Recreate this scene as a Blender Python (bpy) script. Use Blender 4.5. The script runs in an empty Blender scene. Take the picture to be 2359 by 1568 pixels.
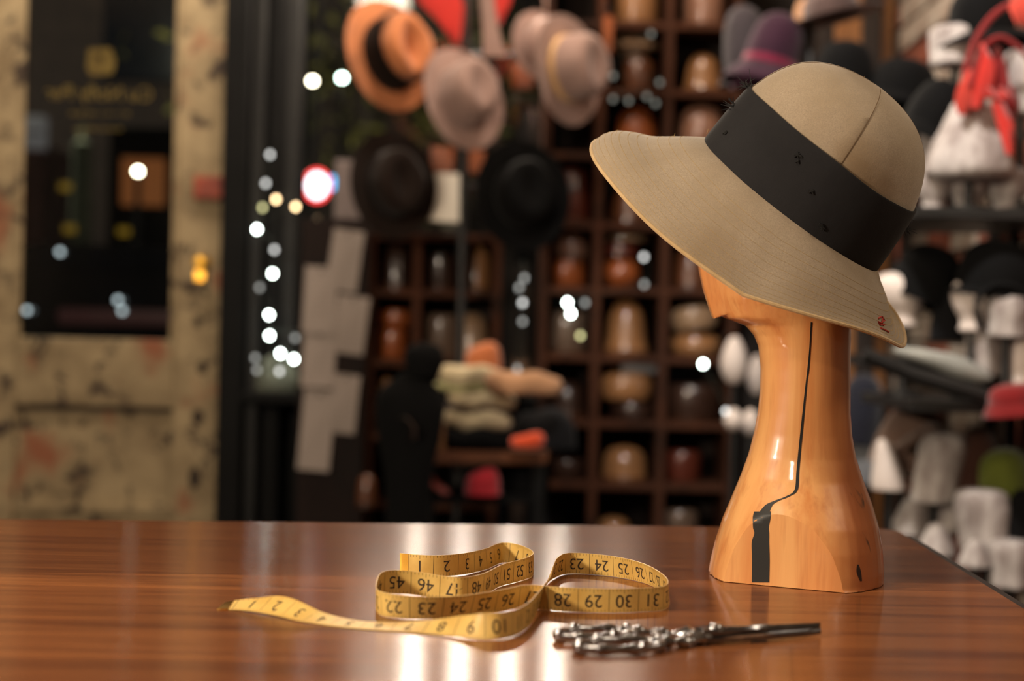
import bpy, bmesh, math, random
from mathutils import Vector, Matrix
from mathutils.bvhtree import BVHTree
random.seed(7)
SC = bpy.context.scene
COL = SC.collection
R = math.radians
# ------------------------------------------------------------------ camera
FPX, CX, CY = 3513.0, 1179.5, 784.0          # 35 mm lens on a 23.5 mm wide sensor, 2359 x 1568 frame
CZ, TZ = 1.0, 0.77                            # camera height, table top height
PITCH, ROLL = R(-0.4), R(1.3)
_f = Vector((0, math.cos(PITCH), math.sin(PITCH)))
_w = Vector((0, -math.sin(PITCH), math.cos(PITCH)))
_x = Vector((1, 0, 0))
RV = _x*math.cos(ROLL) + _w*math.sin(ROLL)
UV = -_x*math.sin(ROLL) + _w*math.cos(ROLL)
CAMLOC = Vector((0, 0, CZ))
cam = bpy.data.cameras.new('camera')
cam.lens = 35; cam.sensor_width = 23.5; cam.clip_start = .05; cam.clip_end = 100
cam.dof.use_dof = True; cam.dof.focus_distance = 1.40; cam.dof.aperture_fstop = 2.0
co = bpy.data.objects.new('camera', cam); COL.objects.link(co)
m = Matrix((RV, UV, -_f)).transposed().to_4x4(); m.translation = CAMLOC
co.matrix_world = m
SC.camera = co
def ray(px, py):
    return RV*((px-CX)/FPX) + UV*((CY-py)/FPX) + _f
def P(px, py, d):                             # point at depth Y = d
    v = ray(px, py); return CAMLOC + v*(d/v.y)
def T(px, py, z=TZ):                          # point on a level plane
    v = ray(px, py); return CAMLOC + v*((z-CZ)/v.z)
# ------------------------------------------------------------------ light and view
SC.view_settings.view_transform = 'Standard'
SC.view_settings.look = 'None'
SC.view_settings.exposure = 0.9
SC.view_settings.gamma = 1.0
SC.view_settings.use_curve_mapping = False
wd = bpy.data.worlds.new('night'); SC.world = wd; wd.use_nodes = True
bg = wd.node_tree.nodes['Background']; bg.inputs[0].default_value = (.35, .42, .6, 1); bg.inputs[1].default_value = .012
WARM = (1.0, .83, .63); SOFT = (1.0, .83, .66); WHITE = (1.0, .92, .84)
def lamp(name, loc, power, size, color, kind='POINT', aim=None, spot=None):
    l = bpy.data.lights.new(name, kind); l.energy = power; l.color = color
    if kind == 'AREA': l.shape = 'DISK'; l.size = size
    else: l.shadow_soft_size = size
    if spot: l.spot_size = R(spot); l.spot_blend = .6
    o = bpy.data.objects.new(name, l); COL.objects.link(o); o.location = loc
    if aim is not None:
        o.rotation_euler = (Vector(aim)-Vector(loc)).to_track_quat('-Z', 'Y').to_euler()
    return o
lamp('counter_lamp', (-1.62, .42, 1.58), 88, .14, WARM)                      # standing lamp left of the camera
lamp('unseen_counter_light', (-.75, .75, 2.75), 24, .14, WARM)                        # over the counter
lamp('unseen_counter_light', (1.02, 1.05, 1.95), 9, .16, WARM)                         # unseen fill light added right of the counter for neck and crown
lamp('shop_lamp', (-.9, -1.5, 2.78), 22, .09, SOFT)                            # behind the camera
for px in (978, 1090, 1206, 1318):                                           # row of bulbs over the window display
    lamp('display_lamp', P(px, -135, 4.40), 10, .02, SOFT)
for x in (-.34, .30):                                                        # ceiling lamps in front of the hats
    lamp('display_ceiling_lamp', (x, 3.72, 2.50), 13, .08, SOFT)
lamp('rack_lamp', (.15, 2.1, 2.6), 88, .08, WHITE, 'SPOT', aim=(1.0, 3.2, 1.08), spot=72)
lamp('door_lamp', (-1.1, 3.8, 2.7), 30, .08, SOFT, 'SPOT', aim=(-1.1, 4.42, 1.9), spot=80)
# ------------------------------------------------------------------ materials
def srgb(r, g, b):
    f = lambda c: (c/255/12.92) if c/255 <= .04045 else ((c/255+.055)/1.055)**2.4
    return (f(r), f(g), f(b), 1)
def nodes(name):
    mt = bpy.data.materials.new(name); mt.use_nodes = True
    nt = mt.node_tree; return mt, nt, nt.nodes['Principled BSDF']
def mixc(nt, fac, a, b):
    n = nt.nodes.new('ShaderNodeMix'); n.data_type = 'RGBA'
    for s, v in ((n.inputs[0], fac), (n.inputs[6], a), (n.inputs[7], b)):
        if hasattr(v, 'is_linked') or isinstance(v, bpy.types.NodeSocket): nt.links.new(v, s)
        else: s.default_value = v
    return n.outputs[2]
def coords(nt, stretch=(1, 1, 1), kind='Object'):
    tc = nt.nodes.new('ShaderNodeTexCoord'); mp = nt.nodes.new('ShaderNodeMapping')
    mp.inputs['Scale'].default_value = stretch
    nt.links.new(tc.outputs[kind], mp.inputs[0]); return mp.outputs[0]
def noise(nt, vec, scale, detail=4, rough=.55, dist=0):
    n = nt.nodes.new('ShaderNodeTexNoise'); n.inputs['Scale'].default_value = scale
    n.inputs['Detail'].default_value = detail; n.inputs['Roughness'].default_value = rough
    n.inputs['Distortion'].default_value = dist
    nt.links.new(vec, n.inputs['Vector']); return n.outputs[0]
def ramp(nt, fac, lo, hi):
    n = nt.nodes.new('ShaderNodeMapRange'); n.inputs['From Min'].default_value = lo; n.inputs['From Max'].default_value = hi
    nt.links.new(fac, n.inputs[0]); return n.outputs[0]
def bump(nt, bs, h, strength, dist=.002, prev=None):
    n = nt.nodes.new('ShaderNodeBump'); n.inputs['Strength'].default_value = strength; n.inputs['Distance'].default_value = dist
    nt.links.new(h, n.inputs['Height'])
    if prev is not None: nt.links.new(prev, n.inputs['Normal'])
    nt.links.new(n.outputs[0], bs.inputs['Normal']); return n.outputs[0]
MATS = {}
def M(name, col, col2=None, scale=8, lo=.35, hi=.65, stretch=(1, 1, 1), rough=.6, metal=0, coat=0, sheen=0, bmp=0, bscale=None, vary=0, spec=.5):
    """plain surface: two colours mixed by noise, relief from noise, per-object tone variation"""
    if name in MATS: return MATS[name]
    mt, nt, bs = nodes(name)
    vec = coords(nt, stretch)
    if col2 is None: col2 = tuple(c*.72 for c in col[:3])+(1,)
    out = mixc(nt, ramp(nt, noise(nt, vec, scale), lo, hi), col, col2)
    if vary:
        oi = nt.nodes.new('ShaderNodeObjectInfo')
        out = mixc(nt, ramp(nt, oi.outputs['Random'], 0, 1/vary), out, tuple(c*.45 for c in col[:3])+(1,))
    nt.links.new(out, bs.inputs['Base Color'])
    bs.inputs['Roughness'].default_value = rough; bs.inputs['Metallic'].default_value = metal
    bs.inputs['Coat Weight'].default_value = coat; bs.inputs['Coat Roughness'].default_value = .08
    bs.inputs['Sheen Weight'].default_value = sheen; bs.inputs['Specular IOR Level'].default_value = spec
    if bmp: bump(nt, bs, noise(nt, vec, bscale or scale*4, 3), bmp)
    MATS[name] = mt; return mt
def EM(name, col, strength):
    if name in MATS: return MATS[name]
    mt, nt, bs = nodes(name)
    bs.inputs['Base Color'].default_value = (.02, .02, .02, 1)
    bs.inputs['Emission Color'].default_value = col; bs.inputs['Emission Strength'].default_value = strength/1.87
    MATS[name] = mt; return mt
def glass_mat():
    mt, nt, bs = nodes('clear_glass'); nt.nodes.remove(bs)
    out = nt.nodes['Material Output']
    tr = nt.nodes.new('ShaderNodeBsdfTransparent'); tr.inputs[0].default_value = (.9, .93, .92, 1)
    gl = nt.nodes.new('ShaderNodeBsdfGlossy'); gl.inputs['Roughness'].default_value = .03
    fr = nt.nodes.new('ShaderNodeFresnel'); fr.inputs[0].default_value = 1.35
    mx = nt.nodes.new('ShaderNodeMixShader')
    nt.links.new(fr.outputs[0], mx.inputs[0]); nt.links.new(tr.outputs[0], mx.inputs[1]); nt.links.new(gl.outputs[0], mx.inputs[2])
    nt.links.new(mx.outputs[0], out.inputs[0]); return mt
GLASS = glass_mat()
def wood_mat(name, c1, c2, c3, axis=2, rough=.35, coat=.6, fine=120, vary=0, spec=.5):
    """timber: long streaks along one axis of the object, fine pores, lacquer coat"""
    mt, nt, bs = nodes(name)
    s = [1, 1, 1]; s[axis] = .06
    vec = coords(nt, s)
    a = ramp(nt, noise(nt, vec, 14, 5, .6, .8), .3, .7)
    b = ramp(nt, noise(nt, vec, fine, 3), .4, .75)
    c = ramp(nt, noise(nt, coords(nt), 5, 3, .5, .5), .52, .72)
    out = mixc(nt, a, c1, c2); out = mixc(nt, c, out, c3)
    mm = nt.nodes.new('ShaderNodeMath'); mm.operation = 'MULTIPLY'; mm.inputs[1].default_value = .45
    nt.links.new(b, mm.inputs[0]); out = mixc(nt, mm.outputs[0], out, c3)
    if vary:
        oi = nt.nodes.new('ShaderNodeObjectInfo')
        out = mixc(nt, ramp(nt, oi.outputs['Random'], 0, 1/vary), out, tuple(q*.4 for q in c1[:3])+(1,))
    nt.links.new(out, bs.inputs['Base Color'])
    bs.inputs['Roughness'].default_value = rough; bs.inputs['Coat Weight'].default_value = coat; bs.inputs['Coat Roughness'].default_value = .06; bs.inputs['Specular IOR Level'].default_value = spec
    bump(nt, bs, b, .05, .001)
    MATS[name] = mt; return mt
# ------------------------------------------------------------------ mesh helpers
def finish(bm, mat, smooth=True, angle=40, name='mesh'):
    bmesh.ops.recalc_face_normals(bm, faces=bm.faces[:])
    me = bpy.data.meshes.new(name); bm.to_mesh(me); bm.free()
    if mat is not None:
        for q in (mat if isinstance(mat, (list, tuple)) else [mat]): me.materials.append(q)
    if smooth:
        me.polygons.foreach_set('use_smooth', [True]*len(me.polygons))
        me.set_sharp_from_angle(angle=R(angle))
    return me
def obj(name, bm, mat, parent=None, smooth=True, angle=40, loc=None):
    me = bm if isinstance(bm, bpy.types.Mesh) else finish(bm, mat, smooth, angle, name)
    o = bpy.data.objects.new(name, me); COL.objects.link(o)
    if parent is not None: o.parent = parent
    if loc is not None: o.location = loc
    return o
def tag(o, label, cat, group=None):
    o['label'] = label; o['category'] = cat
    if group: o['group'] = group
    return o
def thing(name, label, cat, loc=(0, 0, 0), mat4=None, group=None):
    o = bpy.data.objects.new(name, None); COL.objects.link(o); o.empty_display_size = .05
    if mat4 is not None: o.matrix_world = mat4
    else: o.location = loc
    return tag(o, label, cat, group)
def struct(name, bm, mat, parent=None, smooth=False):
    o = obj(name, bm, mat, parent, smooth)
    if parent is None: o['kind'] = 'structure'
    return o
def box(bm, a, b, bevel=0):
    a, b = Vector(a), Vector(b)
    q = bmesh.ops.create_cube(bm, size=1)
    for v in q['verts']:
        v.co = Vector(((a[i]+b[i])/2 + v.co[i]*abs(b[i]-a[i]) for i in range(3)))
    if bevel:
        es = list({e for v in q['verts'] for e in v.link_edges})
        bmesh.ops.bevel(bm, geom=es, offset=bevel, segments=2, affect='EDGES', profile=.6)
    return bm
def BX(a, b, bevel=0): return box(bmesh.new(), a, b, bevel)
def loft(bm, rings, closed=True, cap0=False, cap1=False):
    vs = [[bm.verts.new(p) for p in r] for r in rings]
    n = len(vs[0])
    for i in range(len(vs)-1):
        for j in range(n if closed else n-1):
            k = (j+1) % n
            bm.faces.new((vs[i][j], vs[i][k], vs[i+1][k], vs[i+1][j]))
    if cap0: bm.faces.new(vs[0])
    if cap1: bm.faces.new(vs[-1])
    return bm
def ell(a, b, z, n=32, cx=0, cy=0, p=2.0, ph=0):
    o = []
    for j in range(n):
        t = 2*math.pi*j/n+ph; c, s = math.cos(t), math.sin(t)
        o.append(Vector((cx + a*math.copysign(abs(c)**(2/p), c), cy + b*math.copysign(abs(s)**(2/p), s), z)))
    return o
def lathe(prof, n=28, sx=1, sy=1, bm=None, M4=None, p=2.0):
    bm = bm or bmesh.new()
    rings = [ell(max(r, 1e-5)*sx, max(r, 1e-5)*sy, z, n, p=p) for r, z in prof]
    if M4 is not None: rings = [[M4 @ v for v in r] for r in rings]
    return loft(bm, rings, True, True, True)
def crom(pts, n=8, closed=False):
    """Catmull-Rom through tuples of any length"""
    o = []; k = len(pts)
    segs = k if closed else k-1
    for i in range(segs):
        g = lambda j: pts[j % k] if closed else pts[min(max(j, 0), k-1)]
        p0, p1, p2, p3 = g(i-1), g(i), g(i+1), g(i+2)
        for s in range(n):
            t = s/n
            o.append(tuple(.5*((2*b)+(-a+c)*t+(2*a-5*b+4*c-d)*t*t+(-a+3*b-3*c+d)*t**3) for a, b, c, d in zip(p0, p1, p2, p3)))
    if not closed: o.append(tuple(pts[-1]))
    return o
def tube(bm, pts, rad, n=8, closed=False, flat=1.0):
    """pipe along points; rad a number or list"""
    pts = [Vector(p) for p in pts]; k = len(pts); rings = []
    up = Vector((0, 0, 1))
    for i, p in enumerate(pts):
        a = pts[(i-1) % k] if (closed or i > 0) else p
        b = pts[(i+1) % k] if (closed or i < k-1) else p
        t = (b-a).normalized()
        s = t.cross(up)
        if s.length < 1e-3: s = t.cross(Vector((0, 1, 0)))
        s.normalize(); u = s.cross(t)
        r = rad[i] if isinstance(rad, (list, tuple)) else rad
        rings.append([p + s*(r*math.cos(2*math.pi*j/n)) + u*(r*flat*math.sin(2*math.pi*j/n)) for j in range(n)])
    if closed: rings.append(rings[0]); 
    loft(bm, rings, True, not closed, not closed)
    if closed: bmesh.ops.remove_doubles(bm, verts=bm.verts[:], dist=1e-7)
    return bm
def frame4(origin, z, x):
    z = Vector(z).normalized(); x = Vector(x); x = (x - z*x.dot(z)).normalized(); y = z.cross(x)
    m4 = Matrix((x, y, z)).transposed().to_4x4(); m4.translation = Vector(origin); return m4
def text_mesh(body, size, extrude=0):
    cu = bpy.data.curves.new('lettering', 'FONT'); cu.body = body; cu.size = size; cu.align_x = 'CENTER'; cu.align_y = 'CENTER'; cu.extrude = extrude
    o = bpy.data.objects.new('lettering', cu); COL.objects.link(o)
    bpy.context.view_layer.update()
    me = bpy.data.meshes.new_from_object(o.evaluated_get(bpy.context.evaluated_depsgraph_get()))
    bpy.data.objects.remove(o); bpy.data.curves.remove(cu)
    return me
# ------------------------------------------------------------------ room shell
RX, BY, FY = 1.12, 4.62, -2.6                  # right wall, back wall (street side), wall behind the camera
LX, CEIL = -2.7, 2.95
m_floor = wood_mat('floor_wood', srgb(70, 46, 32), srgb(48, 32, 24), srgb(30, 20, 15), axis=1, rough=.5, coat=.1)
m_plaster = M('dark_plaster', srgb(46, 39, 35), srgb(38, 32, 29), scale=3, rough=.9)
m_ceil = M('ceiling_paint', srgb(120, 104, 88), srgb(104, 90, 76), scale=2, rough=.95)
m_black = M('black_paint', srgb(12, 12, 12), srgb(8, 8, 8), scale=12, rough=.6, bmp=.1, spec=.12)
m_black_metal = M('black_metal', srgb(26, 26, 26), srgb(18, 18, 18), scale=20, rough=.45)
m_brick = M('brick_clay', srgb(150, 82, 58), srgb(112, 56, 40), scale=14, rough=.95, bmp=.4, vary=1.0)
m_brick_white = M('brick_whitewash', srgb(184, 172, 158), srgb(150, 128, 112), scale=9, rough=.95, bmp=.4, vary=.5)
m_mortar = M('mortar', srgb(120, 106, 92), srgb(96, 84, 72), scale=30, rough=1)
fl = struct('floor', BX((LX-.1, FY-.1, -.08), (RX+.1, BY+.1, -.012)), m_floor)
bm0 = BX((-.065, -.6, -.012), (.065, .6, 0), .002)
fp = finish(bm0, m_floor, False, name='floor_plank')
n = 0
for i in range(27):
    for j in range(5):
        x = LX + .07 + i*.142; y = FY + .45 + j*1.5 + (i % 3)*.4
        if x > RX or y > BY+.1: continue
        o = obj('floor_plank', fp, None, fl, loc=(x, min(y, BY-.62), 0)); n += 1
struct('ceiling', BX((LX-.1, FY-.1, CEIL), (RX+.1, BY+.1, CEIL+.1)), m_ceil)
struct('wall_left', BX((LX-.1, FY, 0), (LX, BY, CEIL)), m_plaster)
struct('wall_rear', BX((LX-.1, FY-.1, 0), (RX+.1, FY, CEIL)), m_plaster)
wr = struct('wall_right', BX((RX, FY, 0), (RX+.1, BY+.1, CEIL)), m_mortar)
# bricks of the right wall, as far as they show between the racks
bs0 = finish(BX((-.022, -.105, -.032), (.012, .105, .032), .004), m_brick, False, name='brick')
bs1 = finish(BX((-.022, -.105, -.032), (.012, .105, .032), .004), m_brick_white, False, name='brick')
rb = random.Random(3); cnt = 0
for k in range(26):
    for j in range(9):
        y = BY - .12 - j*.222 - (k % 2)*.111; z = .28 + k*.075
        if cnt > 290: break
        o = obj('brick', bs1 if rb.random() < .5 else bs0, None, wr, loc=(RX - .003 + rb.uniform(-.004, .004), y + rb.uniform(-.003, .003), z)); cnt += 1
# street wall: openings for the door and the shop window
DX0, DX1 = P(-75, 600, 4.42).x, P(512, 600, 4.42).x
WX0, WX1 = P(690, 300, 4.5).x, P(1262, 100, 4.5).x
WZ0, WZ1 = P(760, 900, 4.5).z, 2.45
wb = struct('wall_back', BX((LX, BY, 0), (DX0-.1, BY+.12, CEIL)), m_plaster)
def wpart(a, b): struct('wall_segment', BX(a, b), m_plaster, wb)
wpart((DX0-.1, BY, 2.25), (WX0-.02, BY+.12, CEIL)); wpart((WX0-.02, BY, WZ1), (WX1, BY+.12, CEIL))
wpart((WX0-.12, BY, 0), (WX1, BY+.12, WZ0)); wpart((WX1, BY, 0), (RX+.1, BY+.12, CEIL))
wpart((DX1+.075, BY, 0), (WX0-.12, BY+.12, 2.25))
# door jamb, post and window frame (all dark painted)
struct('trim_1', BX((DX1+.004, 4.36, 0), (DX1+.075, BY+.02, 2.25), .006), m_black)
struct('trim_2', BX((DX1+.079, 4.40, 0), (DX1+.112, BY, 2.25), .004), M('grey_paint', srgb(27, 27, 26), srgb(20, 20, 20), rough=.5, spec=.2))
struct('trim_3', BX((DX1+.114, 4.45, 0), (WX0-.035, BY+.02, 2.45), .006), m_black)
struct('trim_4', BX((DX0-.09, 4.36, 0), (DX0-.004, BY+.02, 2.25), .006), m_black)
struct('trim_5', BX((DX0-.09, 4.36, 2.16), (DX1+.075, BY+.02, 2.25), .006), m_black)
wn = struct('window_1', BX((WX0-.035, 4.46, WZ0), (WX0, BY+.05, WZ1), .004), M('grey_paint', None))
struct('window_frame', BX((WX1, 4.5, WZ0), (WX1+.04, BY+.05, WZ1), .004), m_black, wn)
struct('window_rail', BX((WX0, 4.5, WZ1-.04), (WX1, BY+.05, WZ1), .004), m_black, wn)
struct('window_sill', BX((WX0-.13, 4.36, WZ0-.035), (WX1+.02, BY+.05, WZ0), .006), m_black, wn)
struct('pane', BX((WX0, 4.575, WZ0), (WX1, 4.581, WZ1-.04)), GLASS, wn)
struct('trim_6', BX((WX0-.13, 4.55, .1), (WX1, BY, WZ0-.035), .004), m_black)
# ------------------------------------------------------------------ the old door
def door_paint():
    mt, nt, bs = nodes('distressed_cream_paint')
    v = coords(nt)
    a = ramp(nt, noise(nt, v, 7, 5, .6), .38, .68)
    out = mixc(nt, a, srgb(160, 141, 107), srgb(118, 100, 72))
    b = ramp(nt, noise(nt, v, 11, 6, .65, .6), .56, .63)
    out = mixc(nt, b, out, srgb(58, 44, 32))
    c = ramp(nt, noise(nt, coords(nt, (1, 1, .8)), 5, 3, .5), .57, .66)
    out = mixc(nt, c, out, srgb(138, 84, 56))
    d = ramp(nt, noise(nt, coords(nt, (1.3, 1, 1)), 17, 4, .6), .62, .69)
    out = mixc(nt, d, out, srgb(34, 27, 22))
    nt.links.new(out, bs.inputs['Base Color']); bs.inputs['Roughness'].default_value = .75
    bump(nt, bs, b, .5, .003); return mt
m_door = door_paint()
m_brass = M('brass', srgb(214, 168, 74), srgb(180, 132, 48), rough=.28, metal=1)
m_rust = M('red_rust_metal', srgb(150, 62, 34), srgb(112, 42, 26), scale=30, rough=.6)
GX0, GX1 = P(42, 500, 4.42).x, P(407, 500, 4.42).x
GZ = P(225, 780, 4.42).z; LR = P(225, 935, 4.42).z
def door_piece(name, a, b, par, bev=.006, mt=None): return struct(name, BX(a, b, bev), mt or m_door, par)
D0, D1 = 4.42, 4.47
dr = door_piece('door_1', (GX1, D0, .02), (DX1, D1, 2.16), None)
door_piece('stile', (DX0, D0, .02), (GX0, D1, 2.16), dr)
door_piece('top_rail', (GX0, D0, 2.03), (GX1, D1, 2.16), dr)
door_piece('lock_rail', (GX0, D0, LR), (GX1, D1, GZ), dr)
door_piece('bottom_rail', (GX0, D0, .02), (GX1, D1, .24), dr)
door_piece('panel', (GX0, D0+.022, .24), (GX1, D1-.01, LR), dr, .001)
zt = P(225, 1165, 4.42).z
door_piece('panel_moulding', (GX0, D0+.008, LR-.014), (GX1, D0+.03, LR), dr, .003, M('bare_dark_wood', srgb(56, 42, 30), srgb(40, 30, 22), rough=.8))
door_piece('panel_moulding', (GX0, D0+.006, zt-.02), (GX1, D0+.03, zt), dr, .003)
for x0 in (GX0, GX1-.012): door_piece('glazing_bead', (x0, D0-.004, GZ), (x0+.012, D0+.012, 2.03), dr, .003)
struct('pane', BX((GX0, D0+.022, GZ), (GX1, D0+.027, 2.03)), GLASS, dr)
q = P(480, 432, 4.4); lk = struct('rim_latch', BX((q.x-.042, D0-.028, q.z-.033), (q.x+.042, D0-.001, q.z+.033), .006), m_rust, dr); lk['label'] = 'rust red latch box'
q = P(512, 440, 4.4); struct('latch_keeper', BX((q.x-.0, D0-.02, q.z-.03), (q.x+.045, D0-.002, q.z+.03), .005), M('dark_rust', srgb(92, 46, 32), rough=.7), dr)
kb = bmesh.new(); q = P(465, 605, 4.4)
lathe([(.02, 0), (.022, .004), (.012, .008), (.011, .03), (.018, .036), (.021, .045), (.016, .054), (0, .056)], 20, bm=kb, M4=frame4((q.x, D0, q.z), (0, -1, 0), (1, 0, 0)))
kn = struct('door_knob', kb, m_brass, dr, True); kn['label'] = 'small brass knob'
q = P(458, 632, 4.4); struct('key_plate', BX((q.x-.016, D0-.006, q.z-.02), (q.x+.016, D0-.001, q.z+.016), .003), m_brass, dr)
for (px, py, w, h) in ((455, 740, 20, 26), (466, 845, 22, 34), (456, 960, 26, 40), (448, 1100, 26, 52)):     # old lock holes down the stile
    q = P(px, py, 4.42); hb = bmesh.new()
    lathe([(1, 0), (.9, .0025), (.5, .001), (0, .0005)], 14, w/1600, h/1600, bm=hb, M4=frame4((q.x, D0-.0002, q.z), (0, -1, 0), (1, 0, 0)))
    o = struct('lock_hole', hb, M('hole_dark', srgb(44, 32, 24), srgb(30, 22, 18), rough=.9), dr, True); o['label'] = 'old plugged lock hole'
# gold lettering on the street side of the glass: reads mirrored from inside
m_gold = M('gold_leaf', srgb(196, 156, 66), srgb(160, 122, 44), rough=.5)
def mirrored(body, px, py, size, name):
    me = text_mesh(body, size, .0006); me.materials.append(m_gold)
    o = bpy.data.objects.new(name, me); COL.objects.link(o); o.parent = dr
    q = P(px, py, D0+.029); o.location = (q.x, D0+.029, q.z); o.rotation_euler = (R(90), 0, R(180))
mirrored('Cu Nofly Per', 229, 216, .058, 'window_lettering')
for py_, x0_, x1_ in ((262, 162, 300), (298, 172, 282)):      # two lines of small worn gilding, no longer readable
    gb = bmesh.new(); rg_ = random.Random(py_); x_ = x0_
    while x_ < x1_:
        q = P(x_, py_, D0+.029); w_ = rg_.uniform(.003, .006); h_ = rg_.uniform(.005, .010)
        box(gb, (q.x-w_*.5, D0+.0275, q.z-h_*.5), (q.x+w_*.2, D0+.0286, q.z+h_*rg_.uniform(.3, .9)))
        x_ += rg_.choice((5, 6, 7, 11))
    g_ = struct('worn_gilding', gb, m_gold, dr); g_['kind'] = 'stuff'
q = P(232, 142, D0+.03)
eb = bmesh.new()
pts = [(-.036, -.034), (.028, -.042), (.04, -.02), (.036, .036), (-.03, .04), (-.036, .02), (-.044, .0)]
loft(eb, [[Vector((q.x-a, D0+.0275, q.z+b)) for a, b in pts], [Vector((q.x-a, D0+.0295, q.z+b)) for a, b in pts]], True, True, True)
em = struct('gold_emblem', eb, m_gold, dr)
struct('emblem_mark', BX((q.x-.012, D0+.0268, q.z+.004), (q.x+.006, D0+.0274, q.z+.018)), M('hole_dark', None), dr)
# ------------------------------------------------------------------ the counter
def counter_mat():
    mt, nt, bs = nodes('varnished_counter_wood')
    oi = nt.nodes.new('ShaderNodeObjectInfo')
    tc = nt.nodes.new('ShaderNodeTexCoord'); ad = nt.nodes.new('ShaderNodeVectorMath'); ad.operation = 'ADD'
    cb = nt.nodes.new('ShaderNodeCombineXYZ'); ml = nt.nodes.new('ShaderNodeMath'); ml.operation = 'MULTIPLY'; ml.inputs[1].default_value = 9
    nt.links.new(oi.outputs['Random'], ml.inputs[0]); nt.links.new(ml.outputs[0], cb.inputs[0]); nt.links.new(ml.outputs[0], cb.inputs[2])
    nt.links.new(tc.outputs['Object'], ad.inputs[0]); nt.links.new(cb.outputs[0], ad.inputs[1])
    mp = nt.nodes.new('ShaderNodeMapping'); mp.inputs['Scale'].default_value = (.9, 14, 1); nt.links.new(ad.outputs[0], mp.inputs[0])
    mp2 = nt.nodes.new('ShaderNodeMapping'); mp2.inputs['Scale'].default_value = (1.6, 60, 1); nt.links.new(ad.outputs[0], mp2.inputs[0])
    a = ramp(nt, noise(nt, mp.outputs[0], 2.2, 5, .6, .6), .32, .68)
    b = ramp(nt, noise(nt, mp2.outputs[0], 3, 4, .6), .5, .8)
    out = mixc(nt, a, srgb(168, 104, 58), srgb(112, 64, 38))
    out = mixc(nt, ramp(nt, oi.outputs['Random'], 0, 1.5), out, srgb(84, 46, 30))
    mm = nt.nodes.new('ShaderNodeMath'); mm.operation = 'MULTIPLY'; mm.inputs[1].default_value = .55; nt.links.new(b, mm.inputs[0])
    out = mixc(nt, mm.outputs[0], out, srgb(58, 32, 22))
    nt.links.new(out, bs.inputs['Base Color'])
    bs.inputs['Roughness'].default_value = .19; bs.inputs['Anisotropic'].default_value = .96
    bs.inputs['Specular IOR Level'].default_value = .62
    tg = nt.nodes.new('ShaderNodeTangent'); tg.direction_type = 'UV_MAP'; tg.uv_map = 'grain'
    nt.links.new(tg.outputs[0], bs.inputs['Tangent'])
    mp3 = nt.nodes.new('ShaderNodeMapping'); mp3.inputs['Scale'].default_value = (.5, 30, 1); nt.links.new(ad.outputs[0], mp3.inputs[0])
    bump(nt, bs, noise(nt, mp3.outputs[0], 3, 3), .10, .001)
    return mt
m_counter = counter_mat()
FR = T(2062, 1217); FL0 = T(0, 1195); NR = T(2359, 1400)
dl = (FL0-FR)/(FL0.x-FR.x); FL = FR + dl*(-1.3-FR.x)
dn = (NR-FR)/(NR.y-FR.y); NRR = FR + dn*(.5-FR.y); NLL = Vector((-1.3, .5, TZ))
counter = thing('shop_counter', 'long varnished wooden counter of glossy brown planks holding the wooden head', 'counter', (0, 1.2, 0))
CI = Matrix.Translation(counter.location).inverted()
cuts = [0, .055, .135, .205, .30, .385, .47, .58, .69, .80, .90, 1.0]
TH = .035
def on_top(s, t): return (FL.lerp(NLL, t)).lerp(FR.lerp(NRR, t), s)
for i in range(len(cuts)-1):
    t0, t1 = cuts[i], cuts[i+1]
    a, b, c, d = on_top(0, t0), on_top(1, t0), on_top(1, t1), on_top(0, t1)
    poly = [a, b, c, d]
    if i == 0:                                # rounded far right corner
        rad = .035; e1 = (a-b).normalized(); e2 = (c-b).normalized(); poly = [a]
        for k in range(7):
            u = k/6; poly.append(b + e1*rad*(1-u)**2 + e2*rad*u**2)
        poly += [c, d]
    bm = bmesh.new()
    g = .0004
    cen = sum(poly, Vector())/len(poly)
    poly = [p + (cen-p).normalized()*g for p in poly]
    loft(bm, [[p + Vector((0, 0, -TH)) for p in poly], [p + Vector((0, 0, -.0012)) for p in poly],
              [p + (cen-p).normalized()*.0008 for p in poly]], True, True, True)
    uv = bm.loops.layers.uv.new('grain')
    for f in bm.faces:
        for l in f.loops: l[uv].uv = (l.vert.co.y, l.vert.co.x)
    bmesh.ops.transform(bm, matrix=CI, verts=bm.verts[:])
    obj('plank', bm, m_counter, counter, False)
bm = bmesh.new()                              # dark edge strip along the right end and far side
for p, q in ((FL, FR + (FL-FR).normalized()*.036), (FR + (NRR-FR).normalized()*.036, NRR)):
    nrm = Vector((0, 0, 1)).cross(q-p).normalized()
    if nrm.dot((on_top(.5, .5)-p)) > 0: nrm = -nrm
    k = [p, q, q+nrm*.012, p+nrm*.012]
    loft(bm, [[v + Vector((0, 0, -.06)) for v in k], [v + Vector((0, 0, -.0035)) for v in k]], True, True, True)
bmesh.ops.transform(bm, matrix=CI, verts=bm.verts[:])
e = obj('edge_strip', bm, m_black_metal, counter, False); e['label'] = 'black edge strip'
bm = BX(on_top(.04, .06)-Vector((0, 0, .13)), on_top(.96, .94)-Vector((0, 0, TH)), .004); bmesh.ops.transform(bm, matrix=CI, verts=bm.verts[:])
obj('apron', bm, m_black, counter, False)
for s, t in ((.06, .08), (.94, .08), (.06, .9), (.94, .9)):
    p = on_top(s, t); bm = BX((p.x-.035, p.y-.035, 0), (p.x+.035, p.y+.035, TZ-TH-.02), .004); bmesh.ops.transform(bm, matrix=CI, verts=bm.verts[:])
    obj('leg', bm, m_black, counter, False)
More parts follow.
